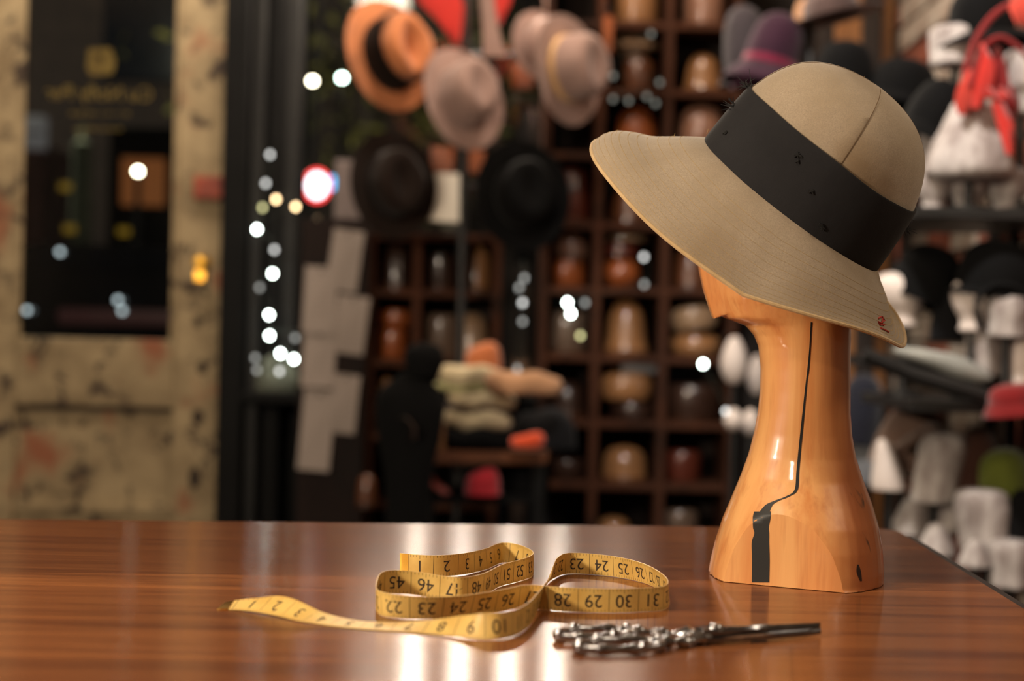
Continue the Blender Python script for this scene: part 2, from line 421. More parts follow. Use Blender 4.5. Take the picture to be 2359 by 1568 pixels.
# ------------------------------------------------------------------ wooden head block
DH = 1.46
A0, B0 = T(1632, 1337), T(1941, 1366)
def block_mat():
    mt, nt, bs = nodes('polished_block_wood')
    v = coords(nt, (1, 1, .07))
    a = ramp(nt, noise(nt, v, 30, 5, .6, .5), .34, .68)
    out = mixc(nt, a, srgb(242, 182, 116), srgb(220, 142, 80))
    b = ramp(nt, noise(nt, coords(nt, (1, 1, .09)), 90, 3, .6), .52, .8)
    mm = nt.nodes.new('ShaderNodeMath'); mm.operation = 'MULTIPLY'; mm.inputs[1].default_value = .5; nt.links.new(b, mm.inputs[0])
    out = mixc(nt, mm.outputs[0], out, srgb(176, 92, 46))
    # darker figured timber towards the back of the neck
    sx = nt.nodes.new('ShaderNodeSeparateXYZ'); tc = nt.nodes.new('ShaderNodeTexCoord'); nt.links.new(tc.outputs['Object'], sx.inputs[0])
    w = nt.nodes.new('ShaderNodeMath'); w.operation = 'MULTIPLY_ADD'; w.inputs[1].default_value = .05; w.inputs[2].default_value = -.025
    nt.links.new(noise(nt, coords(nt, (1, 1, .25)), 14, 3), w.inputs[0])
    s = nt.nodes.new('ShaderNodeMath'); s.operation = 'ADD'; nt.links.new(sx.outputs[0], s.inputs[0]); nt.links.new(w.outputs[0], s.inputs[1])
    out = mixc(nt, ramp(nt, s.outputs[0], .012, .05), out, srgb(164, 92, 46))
    c = ramp(nt, noise(nt, coords(nt, (1, 1, .3)), 26, 4, .6, 1.0), .64, .70)
    cc = nt.nodes.new('ShaderNodeMath'); cc.operation = 'MULTIPLY'; nt.links.new(c, cc.inputs[0]); nt.links.new(ramp(nt, s.outputs[0], .02, .06), cc.inputs[1])
    out = mixc(nt, cc.outputs[0], out, srgb(46, 22, 12))
    nt.links.new(out, bs.inputs['Base Color'])
    bs.inputs['Roughness'].default_value = .34; bs.inputs['Coat Weight'].default_value = .8; bs.inputs['Coat Roughness'].default_value = .09
    return mt
m_block = block_mat()
LRS = [(735, 1668, 1958), (752, 1718, 1958), (775, 1738, 1958), (800, 1748, 1957), (850, 1753, 1957), (900, 1752, 1957), (950, 1747, 1957), (1000, 1738, 1961),
       (1050, 1725, 1970), (1100, 1707, 1986), (1150, 1687, 2004), (1200, 1667, 2017), (1250, 1651, 2025), (1300, 1639, 2028),
       (1345, 1632, 2025), (1362, 1634, 2020)]
def HD(y):
    k = [(735, .046), (800, .043), (1000, .043), (1060, .046), (1110, .054), (1150, .064), (1200, .077), (1250, .086), (1300, .092), (1362, .098)]
    for (a, u), (b, v) in zip(k, k[1:]):
        if y <= b: return u + (v-u)*max(0, (y-a)/(b-a))
    return k[-1][1]
bm = bmesh.new(); rings = []
skull = [(300, 1800, 1900, .02), (340, 1720, 1985, .05), (420, 1672, 2010, .066), (520, 1645, 1992, .07), (600, 1640, 1975, .064), (690, 1650, 1962, .052)]
for y, L, Rr, hd in skull:
    a, b = P(L, y, DH), P(Rr, y, DH); z = (a.z+b.z)/2
    rings.append(ell((b.x-a.x)/2, hd, z, 48, (a.x+b.x)/2, DH, 2.1))
for y, L, Rr in LRS:
    a, b = P(L, y, DH), P(Rr, y, DH); z = (a.z+b.z)/2
    if y == 1362: z = TZ
    t = min(max((y-850)/430, 0), 1); t = t*t*(3-2*t)
    hd = HD(y)
    rings.append(ell((b.x-a.x)/2, hd, z, 48, (a.x+b.x)/2, DH, 2.05 + .12*t))
loft(bm, rings, True, True, True)
# face wedge: profile ridge, jaw line and cheek, merged by the voxel remesh below
fc = bmesh.new()
ridge = [(1598, 540), (1606, 590), (1611, 625), (1620, 665), (1631, 700), (1643, 735)]
pts = []
for s in (-1, 1):
    for x, y in ridge: q = P(x, y, DH); pts.append(q + Vector((0, s*.007, 0)))
    for x, y, d in ((1752, 692, .054), (1800, 664, .058), (1800, 540, .055), (1690, 540, .046), (1690, 640, .040)): q = P(x, y, DH); pts.append(q + Vector((0, s*d, 0)))
for p in pts: fc.verts.new(p)
r = bmesh.ops.convex_hull(fc, input=fc.verts[:])
me1 = finish(fc, None, False); bm.from_mesh(me1)
tmp = obj('tmp', bm, None, None, False)
md = tmp.modifiers.new('r', 'REMESH'); md.mode = 'VOXEL'; md.voxel_size = .0018
ms = tmp.modifiers.new('s', 'SMOOTH'); ms.factor = .5; ms.iterations = 4
bpy.context.view_layer.update()
hm = bpy.data.meshes.new_from_object(tmp.evaluated_get(bpy.context.evaluated_depsgraph_get()))
bpy.data.objects.remove(tmp)
bm = bmesh.new(); bm.from_mesh(hm)
TOPC = P(1790, 1160, DH); 
fdir = (B0-A0).normalized(); up = Vector((0, 0, 1))
fn = fdir.cross(up).normalized()
if fn.y > 0: fn = -fn
fup = (up + Vector((-fn.x, -fn.y, 0))*.035).normalized(); fn = fdir.cross(fup).normalized(); fn = -fn if fn.y > 0 else fn
low = [f for f in bm.faces if f.calc_center_median().z < TZ+.12]
geo = list({v for f in low for v in f.verts}) + list({e for f in low for e in f.edges}) + low
rr = bmesh.ops.bisect_plane(bm, geom=geo, plane_co=A0, plane_no=fn, clear_outer=True, dist=1e-6)
be = [e for e in bm.edges if e.is_boundary]
bmesh.ops.edgeloop_fill(bm, edges=be)
for v in bm.verts: v.co.z = max(v.co.z, TZ+.0006)
org = Vector((P(1830, 1000, DH).x, DH, TZ))
bmesh.ops.translate(bm, vec=-org, verts=bm.verts[:])
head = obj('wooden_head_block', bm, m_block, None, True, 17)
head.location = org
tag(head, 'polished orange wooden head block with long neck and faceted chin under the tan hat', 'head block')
bpy.context.view_layer.update()
HB = BVHTree.FromObject(head, bpy.context.evaluated_depsgraph_get())
def on_head(px, py):
    d = ray(px, py).normalized(); h = HB.ray_cast(CAMLOC-org, d)
    return (h[0], h[1]) if h[0] is not None else (None, None)
def ribbon_on_head(name, line, mat, off=.0004):
    """thin inlaid strip following the surface; line = (px, py, half width px)"""
    bm = bmesh.new(); rows = []
    for x, y, w in crom(line, 8):
        row = []
        for k in (-1, -.33, .33, 1):
            p, nn = on_head(x+k*w, y)
            if p is None: break
            row.append((p, nn))
        if len(row) == 4: rows.append(row)
    top = [[bm.verts.new(p+nn*off) for p, nn in r_] for r_ in rows]
    for i in range(len(top)-1):
        for j in range(3): bm.faces.new((top[i][j], top[i][j+1], top[i+1][j+1], top[i+1][j]))
    g = bmesh.ops.extrude_face_region(bm, geom=bm.faces[:])
    vs = [v for v in g['geom'] if isinstance(v, bmesh.types.BMVert)]
    bmesh.ops.translate(bm, vec=(0, .0012, 0), verts=vs)
    return obj(name, bm, mat, head, True)
m_resin = M('black_resin', srgb(26, 25, 23), srgb(18, 18, 17), rough=.5)
k = ribbon_on_head('resin_inlay', [(1757, 1178, 19), (1755, 1192, 20), (1753, 1215, 18), (1755, 1228, 17), (1752, 1250, 20), (1753, 1290, 20), (1752, 1345, 20)], m_resin); k['label'] = 'black upright inlay'
k = ribbon_on_head('crack', [(1869, 742, 1.6), (1866, 800, 1.6), (1862, 850, 2.2), (1858, 880, 1.8), (1850, 960, 2.6), (1843, 1030, 3.0), (1838, 1085, 3.2), (1834, 1128, 3.6), (1815, 1143, 4), (1790, 1153, 5), (1772, 1163, 8), (1760, 1182, 12)], m_resin); k['label'] = 'dark filled crack'
ribbon_on_head('knot', [(1976, 1300, 2), (1978, 1318, 5), (1983, 1338, 2)], M('knot_dark', srgb(44, 20, 12), rough=.5))
# ------------------------------------------------------------------ the tan hat
HS = 3513/1.465
C0 = P(1831, 474, 1.465)
e1 = (RV*.797 - UV*.604).normalized(); nv = (RV*.604 + UV*.797).normalized()
TILT = R(19.0)
hz = (nv*math.cos(TILT) - _f*math.sin(TILT)).normalized()
HM = frame4(C0, hz, e1)                       # local x: front(-) to back(+), z: up through the crown, -y towards the camera
NJ = 120
def hat_ring(front, back, side, zf, zb, zs, p=2.0):
    o = []
    for j in range(NJ):
        t = 2*math.pi*j/NJ; c, s = math.cos(t), math.sin(t)
        ax = back if c > 0 else front
        x = ax*math.copysign(abs(c)**(2/p), c); y = side*math.copysign(abs(s)**(2/p), s)
        wf = max(-c, 0)**2; wb = max(c, 0)**2; ws = s*s
        z = zf*wf + zb*wb + zs*ws
        o.append(Vector((x, y, z)))
    return o
px = 1/HS
A_, B_ = 250*px, 203*px
def shx(x, z): return (x*.935 if x > 0 else x*1.012) - .008*max(z, 0)/.14*(1 if x > 0 else .3)
def fabric_mat(name, c1, c2, stain=None, stain_c=None, weave=900, rough=.9, sheen=.25):
    mt, nt, bs = nodes(name)
    v = coords(nt)
    out = mixc(nt, ramp(nt, noise(nt, v, 16, 5, .65), .35, .7), c1, c2)
    out = mixc(nt, ramp(nt, noise(nt, v, weave, 2), .35, .75), out, tuple(c*.72 for c in c1[:3])+(1,))
    if stain is not None:
        for sc, sr, sa in stain:
            vm = nt.nodes.new('ShaderNodeVectorMath'); vm.operation = 'DISTANCE'; vm.inputs[1].default_value = sc
            dv = nt.nodes.new('ShaderNodeVectorMath'); dv.operation = 'ADD'
            ns = nt.nodes.new('ShaderNodeTexNoise'); ns.inputs['Scale'].default_value = 35; nt.links.new(v, ns.inputs['Vector'])
            s2 = nt.nodes.new('ShaderNodeVectorMath'); s2.operation = 'SCALE'; s2.inputs['Scale'].default_value = sr*.9; nt.links.new(ns.outputs['Color'], s2.inputs[0])
            nt.links.new(v, dv.inputs[0]); nt.links.new(s2.outputs[0], dv.inputs[1]); nt.links.new(dv.outputs[0], vm.inputs[0])
            mr = nt.nodes.new('ShaderNodeMapRange'); mr.inputs['From Min'].default_value = sr*1.25; mr.inputs['From Max'].default_value = sr*.45; mr.inputs['To Max'].default_value = sa
            nt.links.new(vm.outputs['Value'], mr.inputs[0])
            out = mixc(nt, mr.outputs[0], out, stain_c)
    nt.links.new(out, bs.inputs['Base Color']); bs.inputs['Roughness'].default_value = rough
    bs.inputs['Sheen Weight'].default_value = sheen; bs.inputs['Sheen Roughness'].default_value = .5; bs.inputs['Specular IOR Level'].default_value = .2
    b1 = bump(nt, bs, noise(nt, v, weave, 2), .25, .0006)
    bump(nt, bs, noise(nt, v, 22, 4), .25, .004, b1)
    return mt
m_tan = fabric_mat('tan_felted_cotton', srgb(172, 156, 134), srgb(156, 138, 112),
                   [((.026, -.076, .088), .030, .55), ((.056, -.070, .076), .026, .4), ((-.03, -.125, -.045), .03, .25), ((.07, -.12, -.03), .035, .25)], srgb(118, 92, 56))
m_band = fabric_mat('black_worn_linen', srgb(40, 40, 42), srgb(31, 31, 33), weave=1300, sheen=.03)
hat = thing('sun_hat', 'tan felted sun hat with wide black fabric band tilted on the wooden head', 'hat', mat4=HM)
# crown: four panels with seams front, back and at each side
prof = [(1.0, 100), (.965, 150), (.935, 175), (.895, 203), (.825, 236), (.735, 264), (.61, 288), (.46, 306), (.30, 317), (.15, 322), (.02, 323)]
prof = crom(prof, 3)
for k in range(4):
    bm = bmesh.new(); rings = []
    a0 = math.pi/2*k + R(3)
    for r_, z in prof:
        row = []
        for j in range(25):
            u = j/24; t = a0 + math.pi/2*u; g = min(u, 1-u)*24
            ins = .0004*max(0, 1-g/.9)
            x, y = A_*r_*math.cos(t), B_*r_*math.sin(t)
            dd = Vector((x, y, 0)); l = dd.length or 1
            dd *= (1 - ins/l) if l > .02 else 1
            row.append(Vector((shx(dd.x, z*px), dd.y, z*px)))
        rings.append(row)
    loft(bm, rings, False)
    obj('crown_panel', bm, m_tan, hat, True, 60)
# dark thread lines lying in the crown seams
for k in range(4):
    a0 = math.pi/2*k + R(3); bm = bmesh.new()
    tube(bm, [Vector((shx(A_*r_*math.cos(a0), z*px), B_*r_*math.sin(a0), z*px)) for r_, z in prof[:-2]], .00032, 5)
    obj('seam', bm, M('seam_thread', srgb(104, 82, 56), rough=.9), hat)
# band
bm = bmesh.new()
def wob(j, a): return a*(math.sin(j*2*math.pi/NJ*3+1)+.6*math.sin(j*2*math.pi/NJ*7))
lower = [(1.018, 0), (1.026, 4), (1.022, 40), (1.012, 90), (.998, 130), (.984, 154), (.976, 158), (.95, 156)]
rings = [[Vector((shx(A_*r_*math.cos(2*math.pi*j/NJ), z*px), B_*r_*math.sin(2*math.pi*j/NJ), (z + (wob(j, 1.6)))*px)) for j in range(NJ)] for r_, z in crom(lower, 2)]
loft(bm, rings)
hb = obj('hat_band', bm, m_band, hat, True, 60); hb['label'] = 'wide black worn band'
# brim
def brim_rings(off, inner=0):
    out = []
    #      front  back  side   zf    zb    zs
    K = [(246, 232, 203,   4,   4,   4),
         (285, 264, 232, -22, -22, -26),
         (325, 302, 262, -52, -46, -58),
         (365, 330, 292, -82, -68, -92),
         (405, 352, 318, -101, -86, -122),
         (437, 372, 338, -121, -93, -146),
         (454, 388, 350, -143, -94, -160),
         (459, 394, 353, -163, -94, -166)]
    KK = crom(K, 4)
    for i, (f_, b_, s_, zf, zb, zs) in enumerate(KK):
        u = i/(len(KK)-1)
        rg = hat_ring(f_*px, b_*px, s_*px, zf*px, zb*px, zs*px)
        for j, v in enumerate(rg):
            t = 2*math.pi*j/NJ
            c, s2 = math.cos(t), math.sin(t)**2
            v.z += u*u*(.0014*math.sin(3*t+.6) + .0008*math.sin(7*t)) + off + u*(.060*max(c, 0) - .010*max(-c, 0))*s2
        out.append(rg)
    return out
top = brim_rings(.0012); bot = brim_rings(-.0012)
edge = [[v + Vector((v.x, v.y, 0)).normalized()*.0012 - Vector((0, 0, .0012)) for v in top[-1]]]
bm = bmesh.new(); loft(bm, top + edge + bot[::-1])
m_brim = m_tan
obj('brim', bm, m_brim, hat, True, 70)
# raised stitch rows round the brim: each row a fine broken thread
m_stitch = M('pale_thread', srgb(206, 176, 118), srgb(188, 158, 104), scale=60, rough=.8)
for ri in range(6, len(top)-1, 2):
    bm = bmesh.new(); rg = top[ri]
    for j in range(NJ):
        for s0, s1 in ((.05, .3), (.38, .63), (.7, .95)):
            a, b = rg[j].lerp(rg[(j+1) % NJ], s0), rg[j].lerp(rg[(j+1) % NJ], s1)
            if a.y > .05: continue
            nn = Vector((0, 0, 1)); sd = (b-a).normalized().cross(nn)*.00022
            h = nn*.00014
            loft(bm, [[a-sd, a+sd, a+sd+h, a-sd+h], [b-sd, b+sd, b+sd+h, b-sd+h]], True, True, True)
    st = obj('stitch_row', bm, m_stitch, hat, False); st['kind'] = 'stuff'
# hem rope at the brim edge
bm = bmesh.new(); tube(bm, [v + Vector((0, 0, -.0012)) for v in top[-1]], .0019, 8, True)
hm_ = obj('brim_hem', bm, M('hem_tan', srgb(206, 176, 130), srgb(186, 156, 108), scale=60, rough=.85, sheen=.3), hat)
# frayed threads, holes and mends on the band
hat_inv = HM.inverted()
bpy.context.view_layer.update()
DG = bpy.context.evaluated_depsgraph_get()
BB = BVHTree.FromObject(hb, DG); RB = BVHTree.FromObject([o for o in hat.children if o.name.startswith('brim') and 'hem' not in o.name][0], DG)
def on_mesh(bvh, x, y):
    o_ = hat_inv @ CAMLOC; d = (hat_inv.to_3x3() @ ray(x, y)).normalized()
    h = bvh.ray_cast(o_, d)
    if h[0] is None:
        h = bvh.find_nearest(hat_inv @ P(x, y, 1.465))
        return h[0], h[1]
    return h[0], (h[1] if h[1].dot(d) < 0 else -h[1])
m_thread = M('black_thread', srgb(24, 24, 26), rough=.8)
rt = random.Random(5)
def tuft(x, y, nth, ln, name='thread_tuft', spread=1.0, mat=None):
    p, nn = on_mesh(BB, x, y); bm = bmesh.new()
    for i in range(nth):
        d = (nn + Vector((rt.uniform(-1, 1), rt.uniform(-1, 1), rt.uniform(-1, 1)))*spread).normalized()
        s = p + Vector((rt.uniform(-1, 1), rt.uniform(-1, 1), rt.uniform(-1, 1)))*.0022
        c = Vector((rt.uniform(-1, 1), rt.uniform(-1, 1), rt.uniform(-1, 1)))*ln*.45
        tube(bm, [s - nn*.0008, s + d*ln*.5 + c*.3, s + d*ln + c], [.00045, .0004, .00018], 5)
    o = obj(name, bm, mat or m_thread, hat); o['kind'] = 'stuff'; return o
tuft(1724, 200, 16, .011); tuft(1690, 246, 14, .009); tuft(2101, 528, 16, .010); tuft(2108, 510, 8, .007)
for x, y, w, h in ((1672, 307, 9, 8), (1840, 358, 12, 11), (1870, 440, 12, 9), (1893, 522, 14, 9), (1838, 372, 7, 6)):
    p, nn = on_mesh(BB, x, y); bm = bmesh.new()
    fr = frame4(p + nn*.0001, nn, (1, .2, 0))
    for i in range(7):
        a = rt.uniform(0, 6.28); s = fr @ Vector((math.cos(a)*w*px*.4, math.sin(a)*h*px*.4, .0002)); e_ = fr @ Vector((-math.cos(a+rt.uniform(-.7, .7))*w*px*.7, -math.sin(a)*h*px*.7, .0006))
        tube(bm, [s, (s+e_)/2 + nn*.0009, e_], .0007, 5)
    o = obj('darned_hole', bm, M('deep_black_thread', srgb(9, 9, 10), rough=.9), hat); o['kind'] = 'stuff'; o['label'] = 'black darned hole'
# small red stitching at the back of the brim
bm = bmesh.new()
for pts_ in ([(2022, 733), (2030, 729), (2037, 738), (2028, 744), (2022, 741), (2026, 748), (2036, 747)], [(2028, 756), (2036, 759), (2046, 765)], [(2032, 730), (2030, 742), (2034, 750)]):
    l = []
    for x, y in pts_:
        p, nn = on_mesh(RB, x, y); l.append(p + nn*.0006)
    tube(bm, l, .0008, 5)
rs = obj('red_stitching', bm, M('red_thread', srgb(196, 70, 58), rough=.8), hat); rs['kind'] = 'stuff'; rs['label'] = 'small red stitched mark'
# stray fibres standing off the brim top and crown
bm = bmesh.new()
for x, y, l in ((1418, 312, .006), (1552, 316, .004), (1628, 308, .005), (1860, 152, .003), (1990, 182, .003)):
    p = hat_inv @ P(x, y, 1.46)
    tube(bm, [p, p + (hat_inv.to_3x3() @ Vector((.3, 0, 1)))*l], [.0003, .0001], 4)
f_ = obj('stray_fibre', bm, m_stitch, hat); f_['kind'] = 'stuff'
# ------------------------------------------------------------------ measuring tape
# control points: pixel on the counter where the lower edge rests, tilt of the width from upright (degrees), lift (m)
TP = [(500, 1405, 86, .0006), (560, 1408, 70, .0010), (625, 1418, 52, .0010), (700, 1434, 74, .0008), (790, 1446, 84, .0007), (880, 1454, 82, .0008), (960, 1460, 72, .001), (1040, 1468, 50, .001),
      (1110, 1474, 24, .0006), (1170, 1470, 4, .0006), (1212, 1450, 0, .0006), (1234, 1418, -8, .0012), (1246, 1385, -22, .0030), (1258, 1352, -20, .0022), (1276, 1334, -10, .0014),
      (1310, 1322, 0, .0006), (1380, 1325, -4, .0006), (1450, 1335, -10, .0006), (1505, 1352, -14, .0006), (1540, 1382, -8, .0006), (1530, 1404, 0, .0006), (1470, 1410, 2, .0006),
      (1400, 1412, 0, .0006), (1320, 1410, 0, .0006), (1262, 1406, 2, .0008), (1205, 1404, 8, .0016), (1140, 1412, 16, .0010), (1040, 1424, 20, .0006), (940, 1426, 14, .0006), (878, 1418, 6, .0006),
      (866, 1398, 0, .0006), (876, 1384, 0, .0040), (905, 1378, 0, .0046), (960, 1378, 3, .0030), (1020, 1382, 4, .0010), (1066, 1384, 2, .0006), (1110, 1374, -2, .0006), (1150, 1352, -4, .0006),
      (1190, 1341, 0, .0006), (1222, 1330, 2, .0006), (1226, 1318, 0, .0006), (1196, 1303, -4, .0006), (1158, 1297, -8, .0006), (1120, 1312, -6, .0006), (1060, 1326, 0, .0012), (990, 1330, 2, .0012), (922, 1324, 3, .0010)]
ctl = []
for x, y, tl, lf in TP:
    p = T(x, y); ctl.append((p.x, p.y, TZ + lf, float(tl)))
line = crom(ctl, 10)
TW = .0195
pts = [Vector(q[:3]) for q in line]
cum = [0]
for a, b in zip(pts, pts[1:]): cum.append(cum[-1] + (b-a).length)
def tape_frame(i):
    a, b = pts[max(i-1, 0)], pts[min(i+1, len(pts)-1)]
    t = (b-a); t.z = 0; t.normalize()
    s = Vector((-t.y, t.x, 0)); an = R(line[i][3])
    w = Vector((0, 0, 1))*math.cos(an) + s*math.sin(an)
    return pts[i], w, t.cross(w).normalized()
def tape_pt(s, v, off=0):
    s = min(max(s, 0), cum[-1]-1e-6); lo, hi = 0, len(cum)-1
    while hi-lo > 1:
        mid = (lo+hi)//2
        if cum[mid] <= s: lo = mid
        else: hi = mid
    u = (s-cum[lo])/max(cum[hi]-cum[lo], 1e-9)
    p0, w0, n0 = tape_frame(lo); p1, w1, n1 = tape_frame(hi)
    w = w0.lerp(w1, u).normalized(); nn = n0.lerp(n1, u).normalized()
    return p0.lerp(p1, u) + w*(v*TW) + nn*off
def tape_mat():
    mt, nt, bs = nodes('yellow_tape_cloth')
    v = coords(nt)
    out = mixc(nt, ramp(nt, noise(nt, v, 40, 4), .35, .7), srgb(226, 190, 108), srgb(206, 164, 84))
    nt.links.new(out, bs.inputs['Base Color']); bs.inputs['Roughness'].default_value = .42
    bump(nt, bs, noise(nt, v, 900, 2), .12, .0004)
    return mt
m_tape = tape_mat()
TO = Vector((P(1100, 1400, 1.25).x, 1.25, TZ))
bm = bmesh.new(); rings = []
for i in range(len(pts)):
    p, w, nn = tape_frame(i); h = nn*.00028; p = p - TO
    rings.append([p-h, p + w*TW*.5 - h, p + w*TW - h, p + w*TW + h, p + w*TW*.5 + h, p+h])
loft(bm, rings, True, True, True)
tape = obj('measuring_tape', bm, m_tape, None, True, 50, loc=TO)
tag(tape, 'yellow cloth measuring tape lying in loose loops on the counter', 'measuring tape')
m_ink = M('tape_ink', srgb(58, 44, 30), srgb(44, 34, 24), rough=.7)
bm = bmesh.new(); inch = .0254; s = .012; k = 0
def tape_quad(bm, s0, s1, v0, v1, side):
    o = .00036*side
    a = [tape_pt(s0, v0, o)-TO, tape_pt(s1, v0, o)-TO, tape_pt(s1, v1, o)-TO, tape_pt(s0, v1, o)-TO]
    bm.faces.new([bm.verts.new(v) for v in a])
while s < cum[-1]-.004:
    for side in (1, -1):
        L = .30 if k % 8 == 0 else (.2 if k % 4 == 0 else .12)
        if k % 8 == 0: tape_quad(bm, s-.0002, s+.0002, .02, .98, side)
        else:
            tape_quad(bm, s-.00015, s+.00015, .02, L, side); tape_quad(bm, s-.00015, s+.00015, 1-L, .98, side)
    s += inch/8; k += 1
tk = obj('tick_marks', bm, m_ink, tape, False); tk['kind'] = 'stuff'
total = int((cum[-1]-.012)/inch)
nums = {}
for i in range(1, total+1):
    sc = .012 + (i-.5)*inch
    for side in (1, -1):
        body = str(i) if side == 1 else str(total+1-i)
        key = (body,)
        if key not in nums: nums[key] = text_mesh(body, .0150)
        src = nums[key]; bm = bmesh.new(); bm.from_mesh(src)
        for v in bm.verts:
            # printed upside down: the numerals stand on the upper edge
            x, y = -v.co.x*side, -v.co.y
            v.co = tape_pt(sc + x, .5 + y/TW, .00040*side) - TO
        obj('printed_numeral', bm, m_ink, tape, False)
for i, s0 in ((0, 0), (1, cum[-1]-.009)):      # metal ends
    bm = bmesh.new(); rr_ = []
    for q in range(5):
        s_ = s0 + .009*q/4
        rr_.append([tape_pt(s_, .0, .0006)-TO, tape_pt(s_, 1.0, .0006)-TO, tape_pt(s_, 1.0, -.0006)-TO, tape_pt(s_, 0, -.0006)-TO])
    loft(bm, rr_, True, True, True)
    o = obj('end_clip', bm, M('brass', None), tape, False); o['label'] = 'brass end clip'
# ------------------------------------------------------------------ scissors
m_chrome = M('chrome', srgb(170, 170, 172), srgb(140, 140, 144), scale=40, rough=.2, metal=1)
m_steel = M('blade_steel', srgb(128, 128, 130), srgb(100, 100, 104), scale=60, rough=.22, metal=1)
S0, S1 = T(1306, 1494), T(1890, 1466)
sx_ = (S1-S0).normalized(); SL = (S1-S0).length
SM = frame4((S0.x, S0.y, TZ), (0, 0, 1), sx_)   # local x along the scissors, y away from the camera
sc_ = thing('scissors', 'ornate chrome tailor scissors lying closed on the counter below the tape', 'scissors', mat4=SM)
def blade(name, sgn, zc, par):
    # from the pivot to the tip; outline in local x, y
    xp = SL*.57
    o = [(xp-.012, .007), (xp+.008, .0085), (xp+.03, .0085), (SL*.8, .0065), (SL*.93, .0035), (SL, .0004), (SL*.99, -.0008), (SL*.8, -.0012), (xp+.03, -.002), (xp, -.005), (xp-.012, -.004)]
    o = [(x, y*sgn*1.5) for x, y in o]
    bm = bmesh.new()
    loft(bm, [[Vector((x, y, zc)) for x, y in o], [Vector((x, y, zc+.0026)) for x, y in o], [Vector((x, y*.4, zc+.0046)) for x, y in o]], True, True, True)
    return obj(name, bm, m_steel, par, True, 30)
blade('blade', 1, .0064, sc_); blade('blade', -1, .0022, sc_)
def handle(sgn, zc, rx, ry, cx, cy):
    # scrolled bow (ring) with beads, and a moulded shank to the pivot
    bm = bmesh.new(); n_ = 40
    ring = [Vector((cx + rx*math.cos(2*math.pi*i/n_), cy + ry*math.sin(2*math.pi*i/n_)*(1+.08*math.cos(2*math.pi*i/n_)), zc)) for i in range(n_)]
    tube(bm, ring, [.0036 + .0008*math.sin(i*2*math.pi/5) for i in range(n_)], 10, True)
    h = obj('handle_bow', bm, m_chrome, sc_)
    bm = bmesh.new()
    for i in range(2, n_, 10):
        lathe([(0, -.0034), (.0024, -.0024), (.0034, 0), (.0024, .0024), (0, .0034)], 10, bm=bm, M4=Matrix.Translation(ring[i] + (ring[i]-Vector((cx, cy, zc))).normalized()*.0016 + Vector((0, 0, .0026))))
    b = obj('bead_ornament', bm, m_chrome, h); b['kind'] = 'stuff'
    bm = bmesh.new()
    a = Vector((cx+rx*.98, cy*.92, zc)); e = Vector((SL*.57-.008, .003*sgn, .0045))
    pl = [a.lerp(e, t) + Vector((0, sgn*.004*math.sin(t*math.pi), .0008*math.sin(t*math.pi*3))) for t in [i/20 for i in range(21)]]
    tube(bm, pl, [.0042 + .0016*math.sin(i*.9) + (.0016 if i in (3, 4, 10, 11, 16) else 0) for i in range(21)], 10, flat=.8)
    obj('shank', bm, m_chrome, sc_)
handle(1, .0052, .029, .0155, .030, .024)
handle(-1, .0048, .033, .0160, .034, -.017)
bm = bmesh.new(); lathe([(.0065, .0015), (.0066, .0110), (.0055, .0128), (.0035, .0140), (0, .0142)], 18, bm=bm, M4=Matrix.Translation((SL*.57, 0, 0)))
obj('pivot_screw', bm, m_chrome, sc_)
for x, y, r in ((SL*.50, .007, .0042), (SL*.45, -.008, .0044), (SL*.53, -.006, .0034)):
    bm = bmesh.new(); lathe([(0, -.9), (.6, -.7), (1, 0), (.6, .7), (0, .9)], 12, r, r, bm=bm); bmesh.ops.transform(bm, matrix=Matrix.Translation((x, y, .0052)) @ Matrix.Diagonal((1, 1, r, 1)), verts=bm.verts[:])
    obj('scroll_knob', bm, m_chrome, sc_)
# ------------------------------------------------------------------ street beyond the glass
m_asphalt = M('asphalt', srgb(40, 40, 42), srgb(30, 30, 32), rough=.5)
street = struct('street_ground', BX((-9, BY+.13, -.16), (5, 16, -.10)), m_asphalt)
fac = struct('far_facade', BX((-9, 14, -.1), (5, 14.4, 7)), M('night_brick', srgb(52, 40, 36), srgb(40, 30, 28), rough=.9))
for i in range(7):
    x = -7.2 + i*1.7
    struct('facade_window', BX((x, 13.94, 3.2), (x+.8, 13.99, 4.8), .01), M('dark_glass', srgb(20, 22, 28), rough=.1), fac)
shop = thing('street_shop', 'dim red shopfront with a white lit fascia across the street beyond the door', 'shop', (P(75, 400, 9.5).x, 9.5, -.1))
def in_shop(a, b): return BX(Vector(a)-shop.location, Vector(b)-shop.location, .01)
a = P(-40, 330, 9.5); b = P(108, 590, 9.5)
obj('wall', in_shop((a.x, 9.5, -.1), (b.x, 10.4, a.z)), M('red_render', srgb(96, 44, 38), srgb(70, 32, 30), rough=.8), shop, False)
a = P(-40, 268, 9.5); b = P(110, 345, 9.5)
obj('fascia', in_shop((a.x, 9.42, b.z), (b.x, 9.5, a.z)), EM('fascia_lit', srgb(140, 134, 132), .30), shop, False)
a = P(-40, 303, 9.5); b = P(110, 312, 9.5)
obj('fascia_line', in_shop((a.x, 9.40, b.z), (b.x, 9.425, a.z)), m_black, shop, False)
